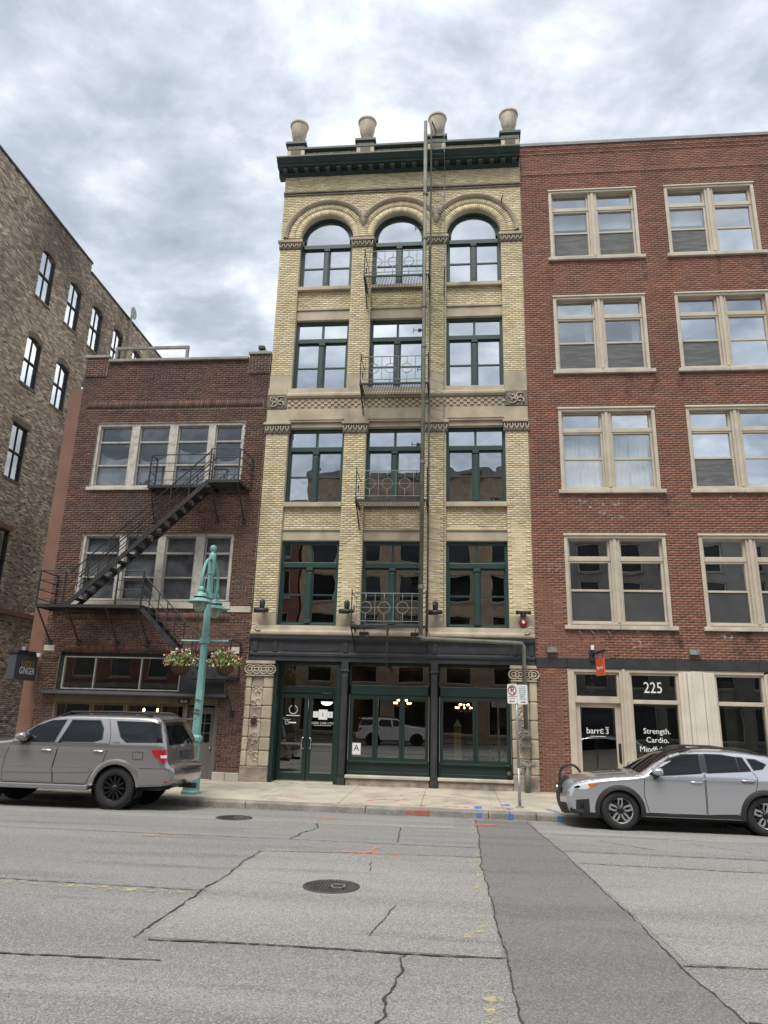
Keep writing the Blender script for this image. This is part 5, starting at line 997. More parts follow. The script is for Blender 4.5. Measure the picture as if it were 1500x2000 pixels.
m.build('cross_bar','teal_paint',LP)
for z in (2.15,1.92,1.84): MB().tube([(lx-.09,ly-.11,lz+z+.02),(lx+.02,ly-.13,lz+z),(lx+.09,ly-.11,lz+z-.03)],.012,5).build('banding','black_iron',LP)
for s,lab in ((-1,'hanging flower basket on the left of the teal lamp post'),(1,'hanging flower basket on the right of the teal lamp post')):
    cx=lx+s*.57; cz=lz+2.98; t=thing('hanging_basket',lab,'flower basket',(cx,ly,cz),'flower baskets on the lamp post')
    MB().lathe([(.001,-.24),(.10,-.22),(.19,-.12),(.24,.02),(.245,.05),(.22,.05),(.001,.04)],18,(cx,ly,cz)).build('liner','coir',t,True)
    m=MB()
    for k in range(12): a=2*PI*k/12; m.tube([(cx+r*math.cos(a),ly+r*math.sin(a),cz+h) for r,h in ((.25,.05),(.20,-.12),(.11,-.225),(.01,-.25))],.006,4)
    m.tube([(cx+.25*math.cos(a),ly+.25*math.sin(a),cz+.05) for a in np.linspace(0,2*PI,20)],.01,4); m.build('wire','black_iron',t)
    for k in range(3): a=2*PI*k/3; MB().tube([(cx+.24*math.cos(a),ly+.24*math.sin(a),cz+.05),(cx,ly,lz+3.56)],.005,4).build('chain','black_iron',t)
    rr=random.Random(5+s); fl={'leaf':MB(),'flower_white':MB(),'flower_red':MB(),'flower_pink':MB()}
    for k in range(620):
        a=rr.uniform(0,2*PI); el=rr.uniform(-.35,1.35); R=rr.gauss(.30,.055); p=Vector((cx+R*1.08*math.cos(a)*math.cos(el),ly+R*1.08*math.sin(a)*math.cos(el),cz+.06+R*.85*math.sin(el)))
        u=Vector((rr.gauss(0,1),rr.gauss(0,1),rr.gauss(0,1))).normalized(); v=u.cross(Vector((rr.gauss(0,1),rr.gauss(0,1),rr.gauss(0,1)))).normalized()
        kind='leaf' if k%10<6 else ('flower_white' if k%10<8 else ('flower_red' if k%10==8 else 'flower_pink')); L_=.055 if kind=='leaf' else .030; w_=.022 if kind=='leaf' else .026
        if kind!='leaf': p=p+(p-Vector((cx,ly,cz)))*.10
        fl[kind].add([p-u*L_,p+v*w_,p+u*L_,p-v*w_],[(0,1,2,3)])
    for kd,nm in (('leaf','foliage'),('flower_white','cream_flowers'),('flower_red','red_flowers'),('flower_pink','pink_flowers')): stuff(fl[kd].build(nm,kd,t,fix=False))
# ================================================================ no-parking sign
sx_,sy_=1.49,-3.36; sz_=walk_z(sy_); t=thing('parking_sign','pair of white parking restriction plates on a thin galvanised post','sign',(sx_,sy_,sz_))
m=MB(); m.lathe([(.001,.03),(.05,.03),(.10,.01),(.10,0)],12,(sx_,sy_,sz_)); m.build('foot','galvanised',t)
m=MB(); m.tube([(sx_,sy_,sz_),(sx_-.01,sy_,.95)],.034,8); m.tube([(sx_-.01,sy_,.9),(sx_-.02,sy_,2.78)],.029,8); m.build('post','galvanised',t,True)
def plate(x0,x1,z0,z1,m_,nm):
    r=.03; P=[]
    for cx,cz,a0 in ((x1-r,z1-r,0),(x0+r,z1-r,PI/2),(x0+r,z0+r,PI),(x1-r,z0+r,PI*1.5)): P+=[(cx+r*math.cos(a0+q),cz+r*math.sin(a0+q)) for q in np.linspace(0,PI/2,5)]
    return MB().prismY(P,sy_-.040,sy_-.034).build(nm,m_,t)
y_=sy_-.042; p1=plate(1.262,1.488,2.36,2.80,'sign_white','sign_plate'); p2=plate(1.492,1.722,2.35,2.79,'sign_white','sign_plate')
m=MB(); c=(1.375,2.665); m.tube([(c[0]+.088*math.cos(a),y_,c[1]+.105*math.sin(a)) for a in np.linspace(0,2*PI,33)],.011,5,False); m.build('ban_ring','sign_red',p1,True); textobj('lettering','P',.19,'sign_black',(1.375,y_,2.665),RF,p1); MB().bar((1.318,y_-.004,2.74),(1.432,y_-.004,2.59),.006,.018).build('ban_bar','sign_red',p1)
for s,z in (('LOADING ZONE',2.52),('ANY TIME',2.47)): textobj('lettering',s,.034,'sign_red',(1.375,y_,z),RF,p1,sx=.75)
def arrow(x0,x1,z,mm,par,s):
    q=MB(); q.box(x0,x1,y_-.001,y_+.001,z-.008,z+.008); tip=x0-.03 if s<0 else x1+.03; b_=x0+.005 if s<0 else x1-.005; q.add([(tip,y_,z),(b_,y_,z+.022),(b_,y_,z-.022)],[(0,1,2)]); q.build('arrow',mm,par)
arrow(1.33,1.43,2.41,'sign_red',p1,-1)
for k,(s,w) in enumerate((('2 HOUR',1),('PARKING',1),('8AM-6PM',1),('MON-FRI',1),('EXCEPT',.9),('PERMIT',.9),('VEHICLES',1))): textobj('lettering',s,.044,'sign_teal',(1.607,y_,2.745-k*.046),RF,p2,sx=.85)
arrow(1.56,1.65,2.40,'sign_black',p2,1)
# bike rack
t=thing('bike_rack','black steel hoop bicycle rack by the cream shop door','bicycle rack',(2.95,-1.4,.14)); x0,x1,yb=2.66,3.18,-1.4; zb=walk_z(yb)
MB().tube([(x0,yb,zb),(x0,yb,zb+.55)]+[((x0+x1)/2-.26*math.cos(a),yb,zb+.55+.26*math.sin(a)) for a in np.linspace(.2,PI-.2,12)]+[(x1,yb,zb+.55),(x1,yb,zb)],.032,10).build('hoop','black_iron',t,True)
for x in (x0,x1): MB().lathe([(.001,.012),(.08,.012),(.08,0)],12,(x,yb,zb)).build('foot_plate','black_iron',t)

# ================================================================ things seen through the glass
t=thing('potted_plant','leafy potted plant just inside the right end of the storefront window','plant',(1.2,.75,.155)); MB().lathe([(.001,0),(.16,0),(.21,.36),(.19,.38),(.001,.36)],16,(1.2,.75,.155)).build('pot','opp_grey',t,True)
lv=MB(); rr=random.Random(3)
for k in range(9):
    a=rr.uniform(0,2*PI); q=Vector((1.2+.25*math.cos(a),.75+.15*math.sin(a),rr.uniform(1.2,1.9))); MB().tube([(1.2,.75,.5),((1.2+q.x)/2,.75,.95),q],.01,4).build('stem','coir',t)
    for j in range(26):
        p=Vector((1.2,.75,.6)).lerp(q,rr.uniform(.35,1.05))+Vector((rr.gauss(0,.07),rr.gauss(0,.05),rr.gauss(0,.07))); u=Vector((rr.gauss(0,1),rr.gauss(0,1),rr.gauss(0,1))).normalized(); v=u.cross(Vector((rr.gauss(0,1),1,rr.gauss(0,1)))).normalized(); lv.add([p-u*.05,p+v*.018,p+u*.05,p-v*.018],[(0,1,2,3)])
stuff(lv.build('leaves','leaf',t,fix=False))
t=thing('display_banner','tall yellow green display panel behind the right storefront window','banner',(.12,.8,.16)); B(.02,.24,.8,.83,.6,1.75).build('panel','letter_gold',t); MB().bar((.13,.83,.16),(.13,.83,1.8),.03).build('stand','black_iron',t); B(-.05,.31,.70,.95,.157,.18).build('foot','black_iron',t); MB().add([(.0,.8,1.76),(.26,.8,1.76),(.13,.8,1.98)],[(0,1,2)]).add([(.0,.82,1.76),(.26,.82,1.76),(.13,.82,1.98)],[(2,1,0)]).build('peak','letter_white',t)
for i,(x,yy) in enumerate(((-1.9,1.6),(-.2,2.0),(.9,1.7))):
    t=thing('cafe_table','small round dark table inside the storefront, '+('left' if i==0 else 'middle' if i==1 else 'right')+' one','table',(x,yy,.155),'tables inside the storefront'); MB().lathe([(.001,.74),(.38,.74),(.38,.77),(.001,.77)],24,(x,yy,.155)).build('table_top','gold_paint',t,'auto'); MB().lathe([(.25,0),(.25,.02),(.035,.04),(.035,.74)],14,(x,yy,.155)).build('pedestal','black_iron',t)
t=thing('globe_lamp','white globe lamp inside the lowest left window of the red building','lamp',(5.3,.9,6.9)); MB().lathe([(.001,-.17),(.10,-.14),(.165,-.04),(.165,.04),(.10,.14),(.001,.17)],18,(5.3,.9,6.93)).build('globe','letter_white',t,True); MB().tube([(5.3,.9,7.1),(5.3,.9,8.2)],.01,5).build('cord','black_iron',t)
t=thing('iron_hook','small dark iron hook on the right hood arch of the yellow building','hook',(1.66,-.1,18.95)); MB().tube([(1.66,.0,18.9),(1.66,-.22,18.93),(1.70,-.26,19.05)],.02,5).build('hook','black_iron',t)
# ================================================================ cars
def resample(P,n):
    P=np.array(P,float); d=np.r_[0,np.cumsum(np.hypot(*np.diff(P,axis=0).T))]; s=np.linspace(0,d[-1],n); return np.stack([np.interp(s,d,P[:,0]),np.interp(s,d,P[:,1])],1)
def smoothp(P,it=2):
    P=[tuple(p) for p in P]
    for _ in range(it):
        Q=[P[0]]
        for a,b in zip(P,P[1:]): Q+=[(a[0]*.75+b[0]*.25,a[1]*.75+b[1]*.25),(a[0]*.25+b[0]*.75,a[1]*.25+b[1]*.75)]
        Q.append(P[-1]); P=Q
    return P
class Car:
    def __init__(s,root,out,hw,xf,xr,tf,tr,zb,th,r,cy,ox,oz,sill):
        s.t=root; s.out=smoothp(out,2); s.O=resample(s.out,260); s.hw=hw; s.xf=xf; s.xr=xr; s.tf=tf; s.tr=tr; s.zb=zb; s.th=th; s.r=r; s.cy=cy; s.ox=ox; s.oz=oz; s.sill=sill
    def Wd(s,x,z):
        w=s.hw; 
        lf=(s.xf[1]-x)/(s.xf[1]-s.xf[0]); lr=(x-s.xr[0])/(s.xr[1]-s.xr[0])
        if lf>0: w-=s.tf*min(lf,1.1)**2.4
        if lr>0: w-=s.tr*min(lr,1.1)**2.4
        if z>s.zb: q=z-s.zb; w-=s.th*q+.10*q*q
        else: q=(z-s.zb*.72); w-=.16*q*q if q<0 else .10*q*q*0
        return w
    def dist(s,x,z):
        A=s.O[:-1]; Bv=s.O[1:]-A; p=np.array([x,z])-A; t=np.clip((p*Bv).sum(1)/np.maximum((Bv*Bv).sum(1),1e-9),0,1); d=p-Bv*t[:,None]; return float(np.sqrt((d*d).sum(1).min()))
    def y(s,x,z,fil=True):
        w=s.Wd(x,z)
        if fil:
            d=s.dist(x,z)
            if d<s.r: w-=s.r-math.sqrt(max(0,s.r**2-(s.r-d)**2))
        return w
    def panel(s,name,poly,m,off=0,parent=None,sides=(-1,1),sub=.09,thick=0,crease=None):
        res=None
        for sg in sides:
            b=bmesh.new(); vs=[b.verts.new((x,0,z)) for x,z in poly]; tri=tessellate_polygon([[Vector((x,z,0)) for x,z in poly]])
            for t in tri:
                try: b.faces.new([vs[i] for i in t])
                except ValueError: pass
            xs=[p[0] for p in poly]; zs=[p[1] for p in poly]
            for x in np.arange(math.floor(min(xs)/sub)*sub+sub,max(xs),sub): bmesh.ops.bisect_plane(b,geom=b.verts[:]+b.edges[:]+b.faces[:],dist=1e-5,plane_co=(x,0,0),plane_no=(1,0,0))
            for z in np.arange(math.floor(min(zs)/(sub*.6))*sub*.6+sub*.6,max(zs),sub*.6): bmesh.ops.bisect_plane(b,geom=b.verts[:]+b.edges[:]+b.faces[:],dist=1e-5,plane_co=(0,0,z),plane_no=(0,0,1))
            for v in b.verts:
                w=s.y(v.co.x,v.co.z)+off
                if crease: w+=crease(v.co.x,v.co.z)
                v.co=Vector((v.co.x+s.ox,s.cy+sg*w,v.co.z+s.oz))
            if thick:
                g=bmesh.ops.extrude_face_region(b,geom=b.faces[:]); 
                for e in g['geom']:
                    if isinstance(e,bmesh.types.BMVert): e.co.y-=sg*thick
            bmesh.ops.recalc_face_normals(b,faces=b.faces)
            c=sum((f.normal.y*f.calc_area() for f in b.faces)) 
            if not thick and c*sg<0: bmesh.ops.reverse_faces(b,faces=b.faces)
            me=bpy.data.meshes.new(name); b.to_mesh(me); b.free(); me.materials.append(MATS[m]); me.shade_smooth()
            if thick: me.set_sharp_from_angle(angle=math.radians(40))
            o=bpy.data.objects.new(name,me); COL.objects.link(o); setpar(o,parent or s.t); res=res or o
        return res
    def sweep(s,name,i0,i1,m,crown=.05,t0=-1,t1=1,off=0,parent=None,flat=1.0):
        n=12; idx=[i for i in range(i0,i1+1)]; vs=[]
        for i in idx:
            x,z=s.O[i]; a=s.O[max(i-1,0)]; c=s.O[min(i+1,len(s.O)-1)]; d=c-a; d=d/np.hypot(*d); nx,nz=-d[1],d[0]   # outward for a rear->front-over-top path
            w=s.y(x,z)
            for k in range(n+1):
                t=t0+(t1-t0)*k/n; q=crown*(1-abs(t)**2.2)+off; vs.append((x+nx*q*s.sgn+s.ox,s.cy+t*w,z+nz*q*s.sgn+s.oz))
        k=n+1; return MB().add(vs,[(a*k+j,a*k+j+1,(a+1)*k+j+1,(a+1)*k+j) for a in range(len(idx)-1) for j in range(n)]).build(name,m,parent or s.t,True)
    def near(s,x,z): return int(np.argmin((s.O[:,0]-x)**2+(s.O[:,1]-z)**2))
    def seam(s,pts,wd=.010,off=.002,parent=None):
        P=resample(pts,max(4,int(sum(math.dist(a,b) for a,b in zip(pts,pts[1:]))/.05))); vs=[]
        for sg in (-1,1):
            vs=[]
            for i,p in enumerate(P):
                d=P[min(i+1,len(P)-1)]-P[max(i-1,0)]; d=d/(np.hypot(*d) or 1); nrm=(-d[1],d[0])
                for q in (-1,1):
                    x,z=p[0]+nrm[0]*q*wd/2,p[1]+nrm[1]*q*wd/2; vs.append((x+s.ox,s.cy+sg*(s.y(x,z)+off),z+s.oz))
            MB().add(vs,[(2*i,2*i+1,2*i+3,2*i+2) for i in range(len(P)-1)]).build('panel_gap','seam',parent or s.t)
    def arch(s,cx,cz,R,a0=0,a1=PI,n=20): return [(cx+R*math.cos(a),cz+R*math.sin(a)) for a in np.linspace(a0,a1,n)]
    def flare(s,name,cx,cz,R0,R1,m,o0,o1,z0):
        a=math.asin(max(-1,min(1,(z0-cz)/R0))); n=26
        for sg in (-1,1):
            vs=[]
            for t in np.linspace(a,PI-a,n):
                for R,o in ((R0,-.05),(R0,o0),((R0+R1)/2,(o0+o1)/2+.008),(R1,o1),(R1,-.01)):
                    x,z=cx+R*math.cos(t),cz+R*math.sin(t); vs.append((x+s.ox,s.cy+sg*(s.y(x,min(z,9))+o),z+s.oz))
            MB().add(vs,[(5*i+j,5*i+j+1,5*i+j+6,5*i+j+5) for i in range(n-1) for j in range(4)]).build(name,m,s.t,'auto')
def wheel(root,x,y,z,R,wdt,rim,style,sg):
    """sg -1: outer face towards -Y"""
    t=MB(); h=wdt/2; rr=R*(.60 if style=='multi' else .635); c=(x,y,z)
    t.lathe([(rr,h*.86),(rr*1.05,h),(R*.86,h*1.02),(R*.965,h*.86),(R,h*.6),(R*1.0,0),(R,-h*.6),(R*.965,-h*.86),(R*.86,-h*1.02),(rr*1.05,-h),(rr,-h*.86)],40,c,'y'); W_=t.build('wheel','tyre',root,True)
    if style=='multi':
        m=MB()
        for k in range(44):
            a=2*PI*k/44
            for q in (-1,1):
                p=Vector((x+R*.985*math.cos(a),y+q*h*.62,z+R*.985*math.sin(a))); m.bar(p-Vector((0,h*.3,0)),p+Vector((0,h*.3,0)),.035,.02)
        stuff(m.build('tread_blocks','tyre',W_))
    f=y+sg*h; i=-sg
    m=MB(); m.lathe([(rr*1.01,-sg*0+0),(rr*.97,i*.01),(rr*.90,i*.03),(rr*.88,i*.10)],40,(x,f,z),'y'); m.build('rim',rim,W_,'auto')
    MB().lathe([(rr*.9,i*.11),(.001,i*.11)],30,(x,f,z),'y').build('brake','under',W_)
    MB().lathe([(.001,-i*-.005),(.05,i*.005),(.065,i*.03),(.07,i*.09)],16,(x,f,z),'y').build('hub','rim_black' if style!='plain' else rim,W_,True)
    n=12 if style=='multi' else 5
    for k in range(n):
        a=2*PI*k/n+PI/2
        def pt(r,da,d): return Vector((x+r*math.cos(a+da),f+i*d,z+r*math.sin(a+da)))
        m=MB()
        if style=='multi': m.bar(pt(.05,0,.045),pt(rr*.93,.0,.02),.028,.03)
        else:
            for s_ in (-1,1): m.bar(pt(.06,s_*.35,.04),pt(rr*.62,s_*.30,.022),.020,.035); m.bar(pt(rr*.60,s_*.30,.022),pt(rr*.97,s_*.17,.014),.022,.04)
            m.bar(pt(rr*.93,-.20,.014),pt(rr*.93,.20,.014),.022,.03)
        m.build('spoke',rim if style!='multi' else 'rim_black',W_)
    if style=='five':
        for k in range(5):
            a=2*PI*k/5+PI/2+PI/5; MB().bar((x+.06*math.cos(a),f+i*.05,z+.06*math.sin(a)),(x+rr*.92*math.cos(a),f+i*.04,z+rr*.92*math.sin(a)),.05,.03).build('dark_spoke','rim_black',W_)
    return W_
def inset(poly,d):
    c=(sum(p[0] for p in poly)/len(poly),sum(p[1] for p in poly)/len(poly)); return [(p[0]+(c[0]-p[0])*d/max(math.dist(p,c),.05),p[1]+(c[1]-p[1])*d/max(math.dist(p,c),.05)) for p in poly]
def build_car(root,spec):
    S=spec; C=Car(root,S['out'],S['hw'],S['xf'],S['xr'],S['tf'],S['tr'],S['zb'],S['th'],S['r'],S['cy'],S['ox'],S['oz'],S['sill']); C.sgn=S['sgn']; paint=S['paint']; O=C.O
    body=[tuple(p) for p in O]; wf,wr,R,zs=S['wf'],S['wr'],S['R'],S['sill']
    # bottom edge with wheel arches, from front bottom back to rear bottom (outline runs rear -> front)
    bot=[]
    ar=math.asin((zs-S['wz'])/R) if abs(zs-S['wz'])<R else 0
    for cx in (wf,wr): bot+=C.arch(cx,S['wz'],R,PI-ar,ar) 
    poly=body+bot if O[0][0]>O[-1][0] else body[::-1]+bot
    C.panel('body_side',poly,paint,0,sub=.085,crease=S.get('crease'))
    segs=S['segs']; i0=0
    for nm,(x,z),m,cr in segs:
        i1=C.near(x,z) if x is not None else len(O)-1
        if m=='glass':
            C.sweep(nm,i0,i1,'car_glass',cr,-.90,.90); C.sweep('pillar',i0,i1,paint,cr*.0+.0,-1,-.90) if False else None
            for a,b in ((-1,-.90),(.90,1)):
                n_=C.sweep('pillar',i0,i1,paint,cr,a,b)
        elif m=='split':
            C.sweep(nm,i0,i1,'car_black',cr,-.50,.50)
            for a,b in ((-1,-.50),(.50,1)): C.sweep('bumper_corner',i0,i1,paint,cr,a,b)
        else: C.sweep(nm,i0,i1,m,cr)
        i0=i1
    # dark underbody and wheel wells
    x0,x1=min(p[0] for p in body)+.25,max(p[0] for p in body)-.25; B(x0+C.ox,x1+C.ox,C.cy-C.hw+.09,C.cy+C.hw-.09,C.oz+zs-.06,C.oz+zs+.02).build('underbody','under',root)
    for cx in (wf,wr):
        n=18
        for sg in (-1,1):
            vs=[]
            for a in np.linspace(-.35,PI+.35,n):
                for w in (C.hw-.03,C.hw-.38): vs.append((cx+(R+.005)*math.cos(a)+C.ox,C.cy+sg*min(w,C.y(cx,.6)-.004 if w>C.hw-.1 else w),S['wz']+(R+.005)*math.sin(a)+C.oz))
            m=MB().add(vs,[(2*i,2*i+1,2*i+3,2*i+2) for i in range(n-1)]); m.add([(cx+R*math.cos(a)+C.ox,C.cy+sg*(C.hw-.38),S['wz']+R*math.sin(a)+C.oz) for a in np.linspace(0,2*PI,24,endpoint=False)],[tuple(range(24))]); m.build('wheel_well','under',root)
    for nm,poly in S['windows']:
        C.panel('window_trim',inset(poly,-.020),'car_black',.005,sub=.06); C.panel(nm,poly,'car_glass',.010,sub=.06)
    for nm,poly,handle in S['doors']:
        C.seam(poly+[poly[0]],.011,.0018)
        d=C.panel(nm,inset(poly,.008),paint,.003,sub=.085,crease=S.get('crease'))
        if handle:
            hx,hz=handle
            for sg in (-1,1):
                yy=C.cy+sg*(C.y(hx,hz)+.022); m=MB(); m.tube([(hx-.11+C.ox,yy-sg*.02,hz+C.oz),(hx-.09+C.ox,yy,hz+C.oz),(hx+.09+C.ox,yy,hz-.004+C.oz),(hx+.11+C.ox,yy-sg*.02,hz+C.oz)],.017,7); m.build('handle',S.get('hm',paint),d if sg<0 else root,True)
    for nm,poly,m,off in S['panels']: C.panel(nm,poly,m,off,sub=.07)
    for cx in (wf,wr):
        C.flare('wheel_arch_trim',cx,S['wz'],R-.012,R+S['flw'],S['flm'],S['flo'],.004,zs)
        for sg in (-1,1): wheel(root,cx+C.ox,C.cy+sg*(C.hw-S['tw']/2-.025),S['tr_']+C.oz,S['tr_'],S['tw'],S['rim'],S['style'],sg)
    return C
ZR=road_z(-5.9)+.004
# ---- silver hatchback (front to the left)
t=thing('parked_car','silver crossover hatchback parked at right with black wheel arch cladding','car',(4.4,-5.1,ZR)); HC=t
out=[(3.36,.30),(3.46,.42),(3.50,.62),(3.47,.85),(3.38,1.0),(3.22,1.13),(3.02,1.30),(2.88,1.385),(2.69,1.405),(2.42,1.445),(2.15,1.462),(1.6,1.465),(1.45,1.453),(1.26,1.415),(1.03,1.35),(.79,1.225),(.56,1.085),(.40,.985),(.05,.955),(-.30,.915),(-.62,.855),(-.82,.79),(-.92,.70),(-.955,.55),(-.95,.38),(-.88,.24)]
win1=[(.55,1.005),(.74,1.155),(.98,1.295),(1.22,1.375),(1.53,1.395),(1.515,1.065),(1.0,1.02)]
win2=[(1.65,1.40),(1.95,1.39),(2.20,1.36),(2.215,1.115),(1.645,1.07)]; win3=[(2.235,1.355),(2.33,1.345),(2.43,1.145),(2.235,1.12)]; win4=[(2.42,1.335),(2.56,1.32),(2.73,1.25),(2.65,1.175),(2.50,1.15)]
def crz(x,z):
    a=max(0,1-abs(z-(.80+.03*x))/.10); return .012*a*a*(3-2*a)-.016*max(0,1-abs(z-.50)/.16) if .5<x<2.4 else .010*max(0,1-abs(z-(.80+.03*x))/.10)
spec=dict(out=out,hw=.895,xf=(-.96,.35),xr=(2.5,3.5),tf=.26,tr=.20,zb=.95,th=.34,r=.085,cy=-5.06,ox=3.14,oz=ZR,sill=.26,sgn=-1,paint='car_silver',wf=0,wr=2.62,R=.385,wz=.345,
 segs=[('rear_bumper',(3.50,.70),'car_black',.06),('tailgate',(3.30,1.07),'car_silver',.05),('rear_glass',(2.90,1.375),'glass',.04),('roof',(1.46,1.455),'car_silver',.03),('windshield',(.42,.995),'glass',.075),('hood',(-.80,.80),'car_silver',.06),('grille',(-.955,.42),'split',.10),('front_bumper',(None,None),'car_black',.10)],
 windows=[('front_window',win1),('rear_window',win2),('rear_window',win3),('quarter_window',win4)],
 doors=[('front_door',[(.47,.975),(.44,.66),(.52,.33),(1.555,.33),(1.565,1.055),(1.0,1.01)],(1.41,.90)),('rear_door',[(1.575,.33),(2.13,.355),(2.35,.58),(2.49,.82),(2.53,1.0),(2.46,1.12),(1.585,1.057)],(2.34,.955))],
 panels=[('headlight',[(-.86,.72),(-.74,.79),(-.36,.845),(-.46,.76),(-.60,.70),(-.78,.69)],'lamp_clear',.006),('headlight_dark',[(-.84,.722),(-.74,.765),(-.70,.74),(-.76,.705)],'car_glass',.009),('turn_signal',[(-.57,.795),(-.37,.835),(-.45,.765),(-.54,.735)],'amber',.009),('fog_light',[(-.79,.50),(-.56,.53),(-.55,.28),(-.80,.33)],'car_black',.008),('fog_lens',[(-.72,.44),(-.65,.44),(-.65,.36),(-.72,.36)],'car_glass',.012),('lower_cladding',[(-.90,.245),(-.90,.34),(-.66,.29),(-.40,.29),(-.37,.245)],'car_black',.012),('sill_cladding',[(.38,.27),(.40,.33),(1.0,.315),(2.16,.345),(2.24,.27)],'car_black',.016),('pillar_trim',[(1.545,1.40),(1.635,1.40),(1.63,1.075),(1.53,1.07)],'car_black',.0055),('tail_light',[(3.10,.98),(3.40,.95),(3.36,.83),(3.08,.86)],'lamp_red',.006),('rear_cladding',[(3.02,.27),(3.0,.42),(3.40,.45),(3.42,.34),(3.34,.28)],'car_black',.01)],
 flw=.075,flm='car_black',flo=.028,tw=.225,tr_=.352,rim='rim_silver',style='five')
C=build_car(HC,spec)
for sg in (-1,1):
    c=(C.ox+.70,C.cy+sg*1.0,C.oz+1.075); m=MB(); m.lathe([(.001,-.11),(.055,-.095),(.085,-.04),(.09,.03),(.07,.075),(.001,.08)],14,(0,0,0),'x'); m.v=[(c[0]+x,c[1]+y*1.1,c[2]+z*.85) for x,y,z in m.v]; o=m.build('mirror','car_silver',HC,True); MB().tube([(c[0]-.02,c[1],c[2]-.05),(c[0]-.03,c[1]-sg*.06,c[2]-.11),(c[0]-.05,c[1]-sg*.16,c[2]-.12)],[.05,.035,.03],8).build('mirror_stalk','car_black',o,True)
    y=C.cy+sg*(C.y(1.8,1.45)-.05); MB().tube([(C.ox+1.22,y,C.oz+1.42),(C.ox+1.42,y,C.oz+1.495),(C.ox+1.7,y,C.oz+1.515),(C.ox+2.2,y,C.oz+1.512),(C.ox+2.5,y,C.oz+1.48),(C.ox+2.72,y,C.oz+1.40)],.020,7).build('roof_rail','car_black',HC,True)
MB().box(C.ox-.99,C.ox-.985,C.cy-.26,C.cy+.26,C.oz+.40,C.oz+.52).build('front_plate','car_black',HC)
m=MB(); x=C.ox-1.05
for z in (.60,.645,.69): m.box(x+(z-.6)*.25,x+(z-.6)*.25+.03,C.cy-.42,C.cy+.42,C.oz+z,C.oz+z+.018)
m.build('grille_bar','rim_black',HC); MB().lathe([(.001,-.01),(.05,-.01),(.055,.01)],16,(x,C.cy,C.oz+.655),'x').build('badge','rim_silver',HC)
MB().tube([(C.ox+.42,C.cy-.5,C.oz+1.03),(C.ox+.62,C.cy+.1,C.oz+1.16)],.012,5).build('wiper','car_black',HC)
# ---- taupe SUV (front to the left, tail towards the lamp post)
t=thing('parked_car','taupe grey full size SUV with black off-road wheels parked at left','car',(-8.3,-4.93,ZR)); SV=t
out=[(1.02,.47),(1.14,.50),(1.19,.62),(1.18,.80),(1.05,.86),(1.02,1.0),(.98,1.28),(.86,1.56),(.77,1.74),(.66,1.80),(.30,1.815),(-1.06,1.81),(-1.36,1.79),(-1.62,1.735),(-1.88,1.625),(-2.12,1.44),(-2.32,1.28),(-2.75,1.245),(-3.3,1.19),(-3.75,1.11),(-3.95,.98),(-3.99,.78),(-4.02,.60),(-3.95,.44)]
w1=[(-2.11,1.37),(-1.87,1.56),(-1.58,1.675),(-1.27,1.70),(-1.40,1.275),(-2.05,1.25)]; w2=[(-1.13,1.70),(-.53,1.70),(-.42,1.55),(-.385,1.34),(-.56,1.29),(-1.27,1.275)]; w3=[(-.16,1.70),(.76,1.695),(.90,1.31),(.16,1.30),(.02,1.39)]
def crs(x,z): return .010*max(0,1-abs(z-1.18)/.06)
spec=dict(out=out,hw=.985,xf=(-4.02,-3.0),xr=(.35,1.19),tf=.22,tr=.10,zb=1.24,th=.30,r=.07,cy=-4.93,ox=-6.83,oz=ZR,sill=.44,sgn=-1,paint='car_taupe',wf=-3.0,wr=0,R=.475,wz=.40,crease=crs,hm='chrome',
 segs=[('rear_bumper',(1.05,.86),'car_taupe',.05),('tailgate',(.99,1.25),'car_taupe',.05),('rear_glass',(.80,1.69),'glass',.05),('roof',(-1.36,1.79),'car_taupe',.05),('windshield',(-2.30,1.29),'glass',.09),('hood',(-3.85,1.05),'car_taupe',.06),('grille',(-4.0,.75),'chrome',.08),('front_bumper',(None,None),'car_taupe',.10)],
 windows=[('front_window',w1),('rear_window',w2),('quarter_window',w3)],
 doors=[('front_door',[(-2.30,1.25),(-2.41,.98),(-2.44,.70),(-2.41,.46),(-1.33,.46),(-1.36,.79),(-1.28,1.25)],(-1.53,1.10)),('rear_door',[(-1.32,.46),(-.62,.46),(-.50,.70),(-.30,.86),(-.20,1.25),(-1.27,1.25),(-1.35,.79)],(-.41,1.11))],
 panels=[('tail_light',[(.70,1.16),(1.00,1.17),(1.03,.93),(.93,.92),(.76,1.05)],'lamp_red',.008),('reverse_light',[(.90,1.06),(1.01,1.06),(1.015,1.01),(.92,1.0)],'lamp_clear',.012),('door_moulding',[(-2.42,.75),(-1.365,.765),(-1.36,.67),(-2.41,.65)],'car_taupe',.016),('door_moulding',[(-1.35,.765),(-.58,.78),(-.56,.70),(-1.345,.67)],'car_taupe',.016),('fuel_door',[(.33,1.11),(.54,1.11),(.54,.97),(.33,.97)],'car_taupe',.006),('bumper_side',[(.46,.79),(1.10,.80),(1.12,.52),(.52,.48)],'car_taupe',.02),('side_marker',[(1.02,.565),(1.09,.565),(1.09,.53),(1.02,.53)],'lamp_red',.026),('headlight',[(-3.95,.98),(-3.55,1.02),(-3.55,.85),(-3.96,.80)],'lamp_clear',.006)],
 flw=.09,flm='car_taupe',flo=.03,tw=.28,tr_=.405,rim='rim_black',style='multi')
C=build_car(SV,spec); X=C.ox
C.seam([(.33,1.11),(.54,1.11),(.54,.97),(.33,.97),(.33,1.11)],.008,.008); C.seam([(-.20,1.25),(-.22,1.45),(-.33,1.72),(-.36,1.80)],.010,.002); C.seam([(.50,.795),(1.05,.80)],.01,.003); C.seam([(-1.09,1.70),(-1.2,1.45),(-1.28,1.25)],.06,.007)
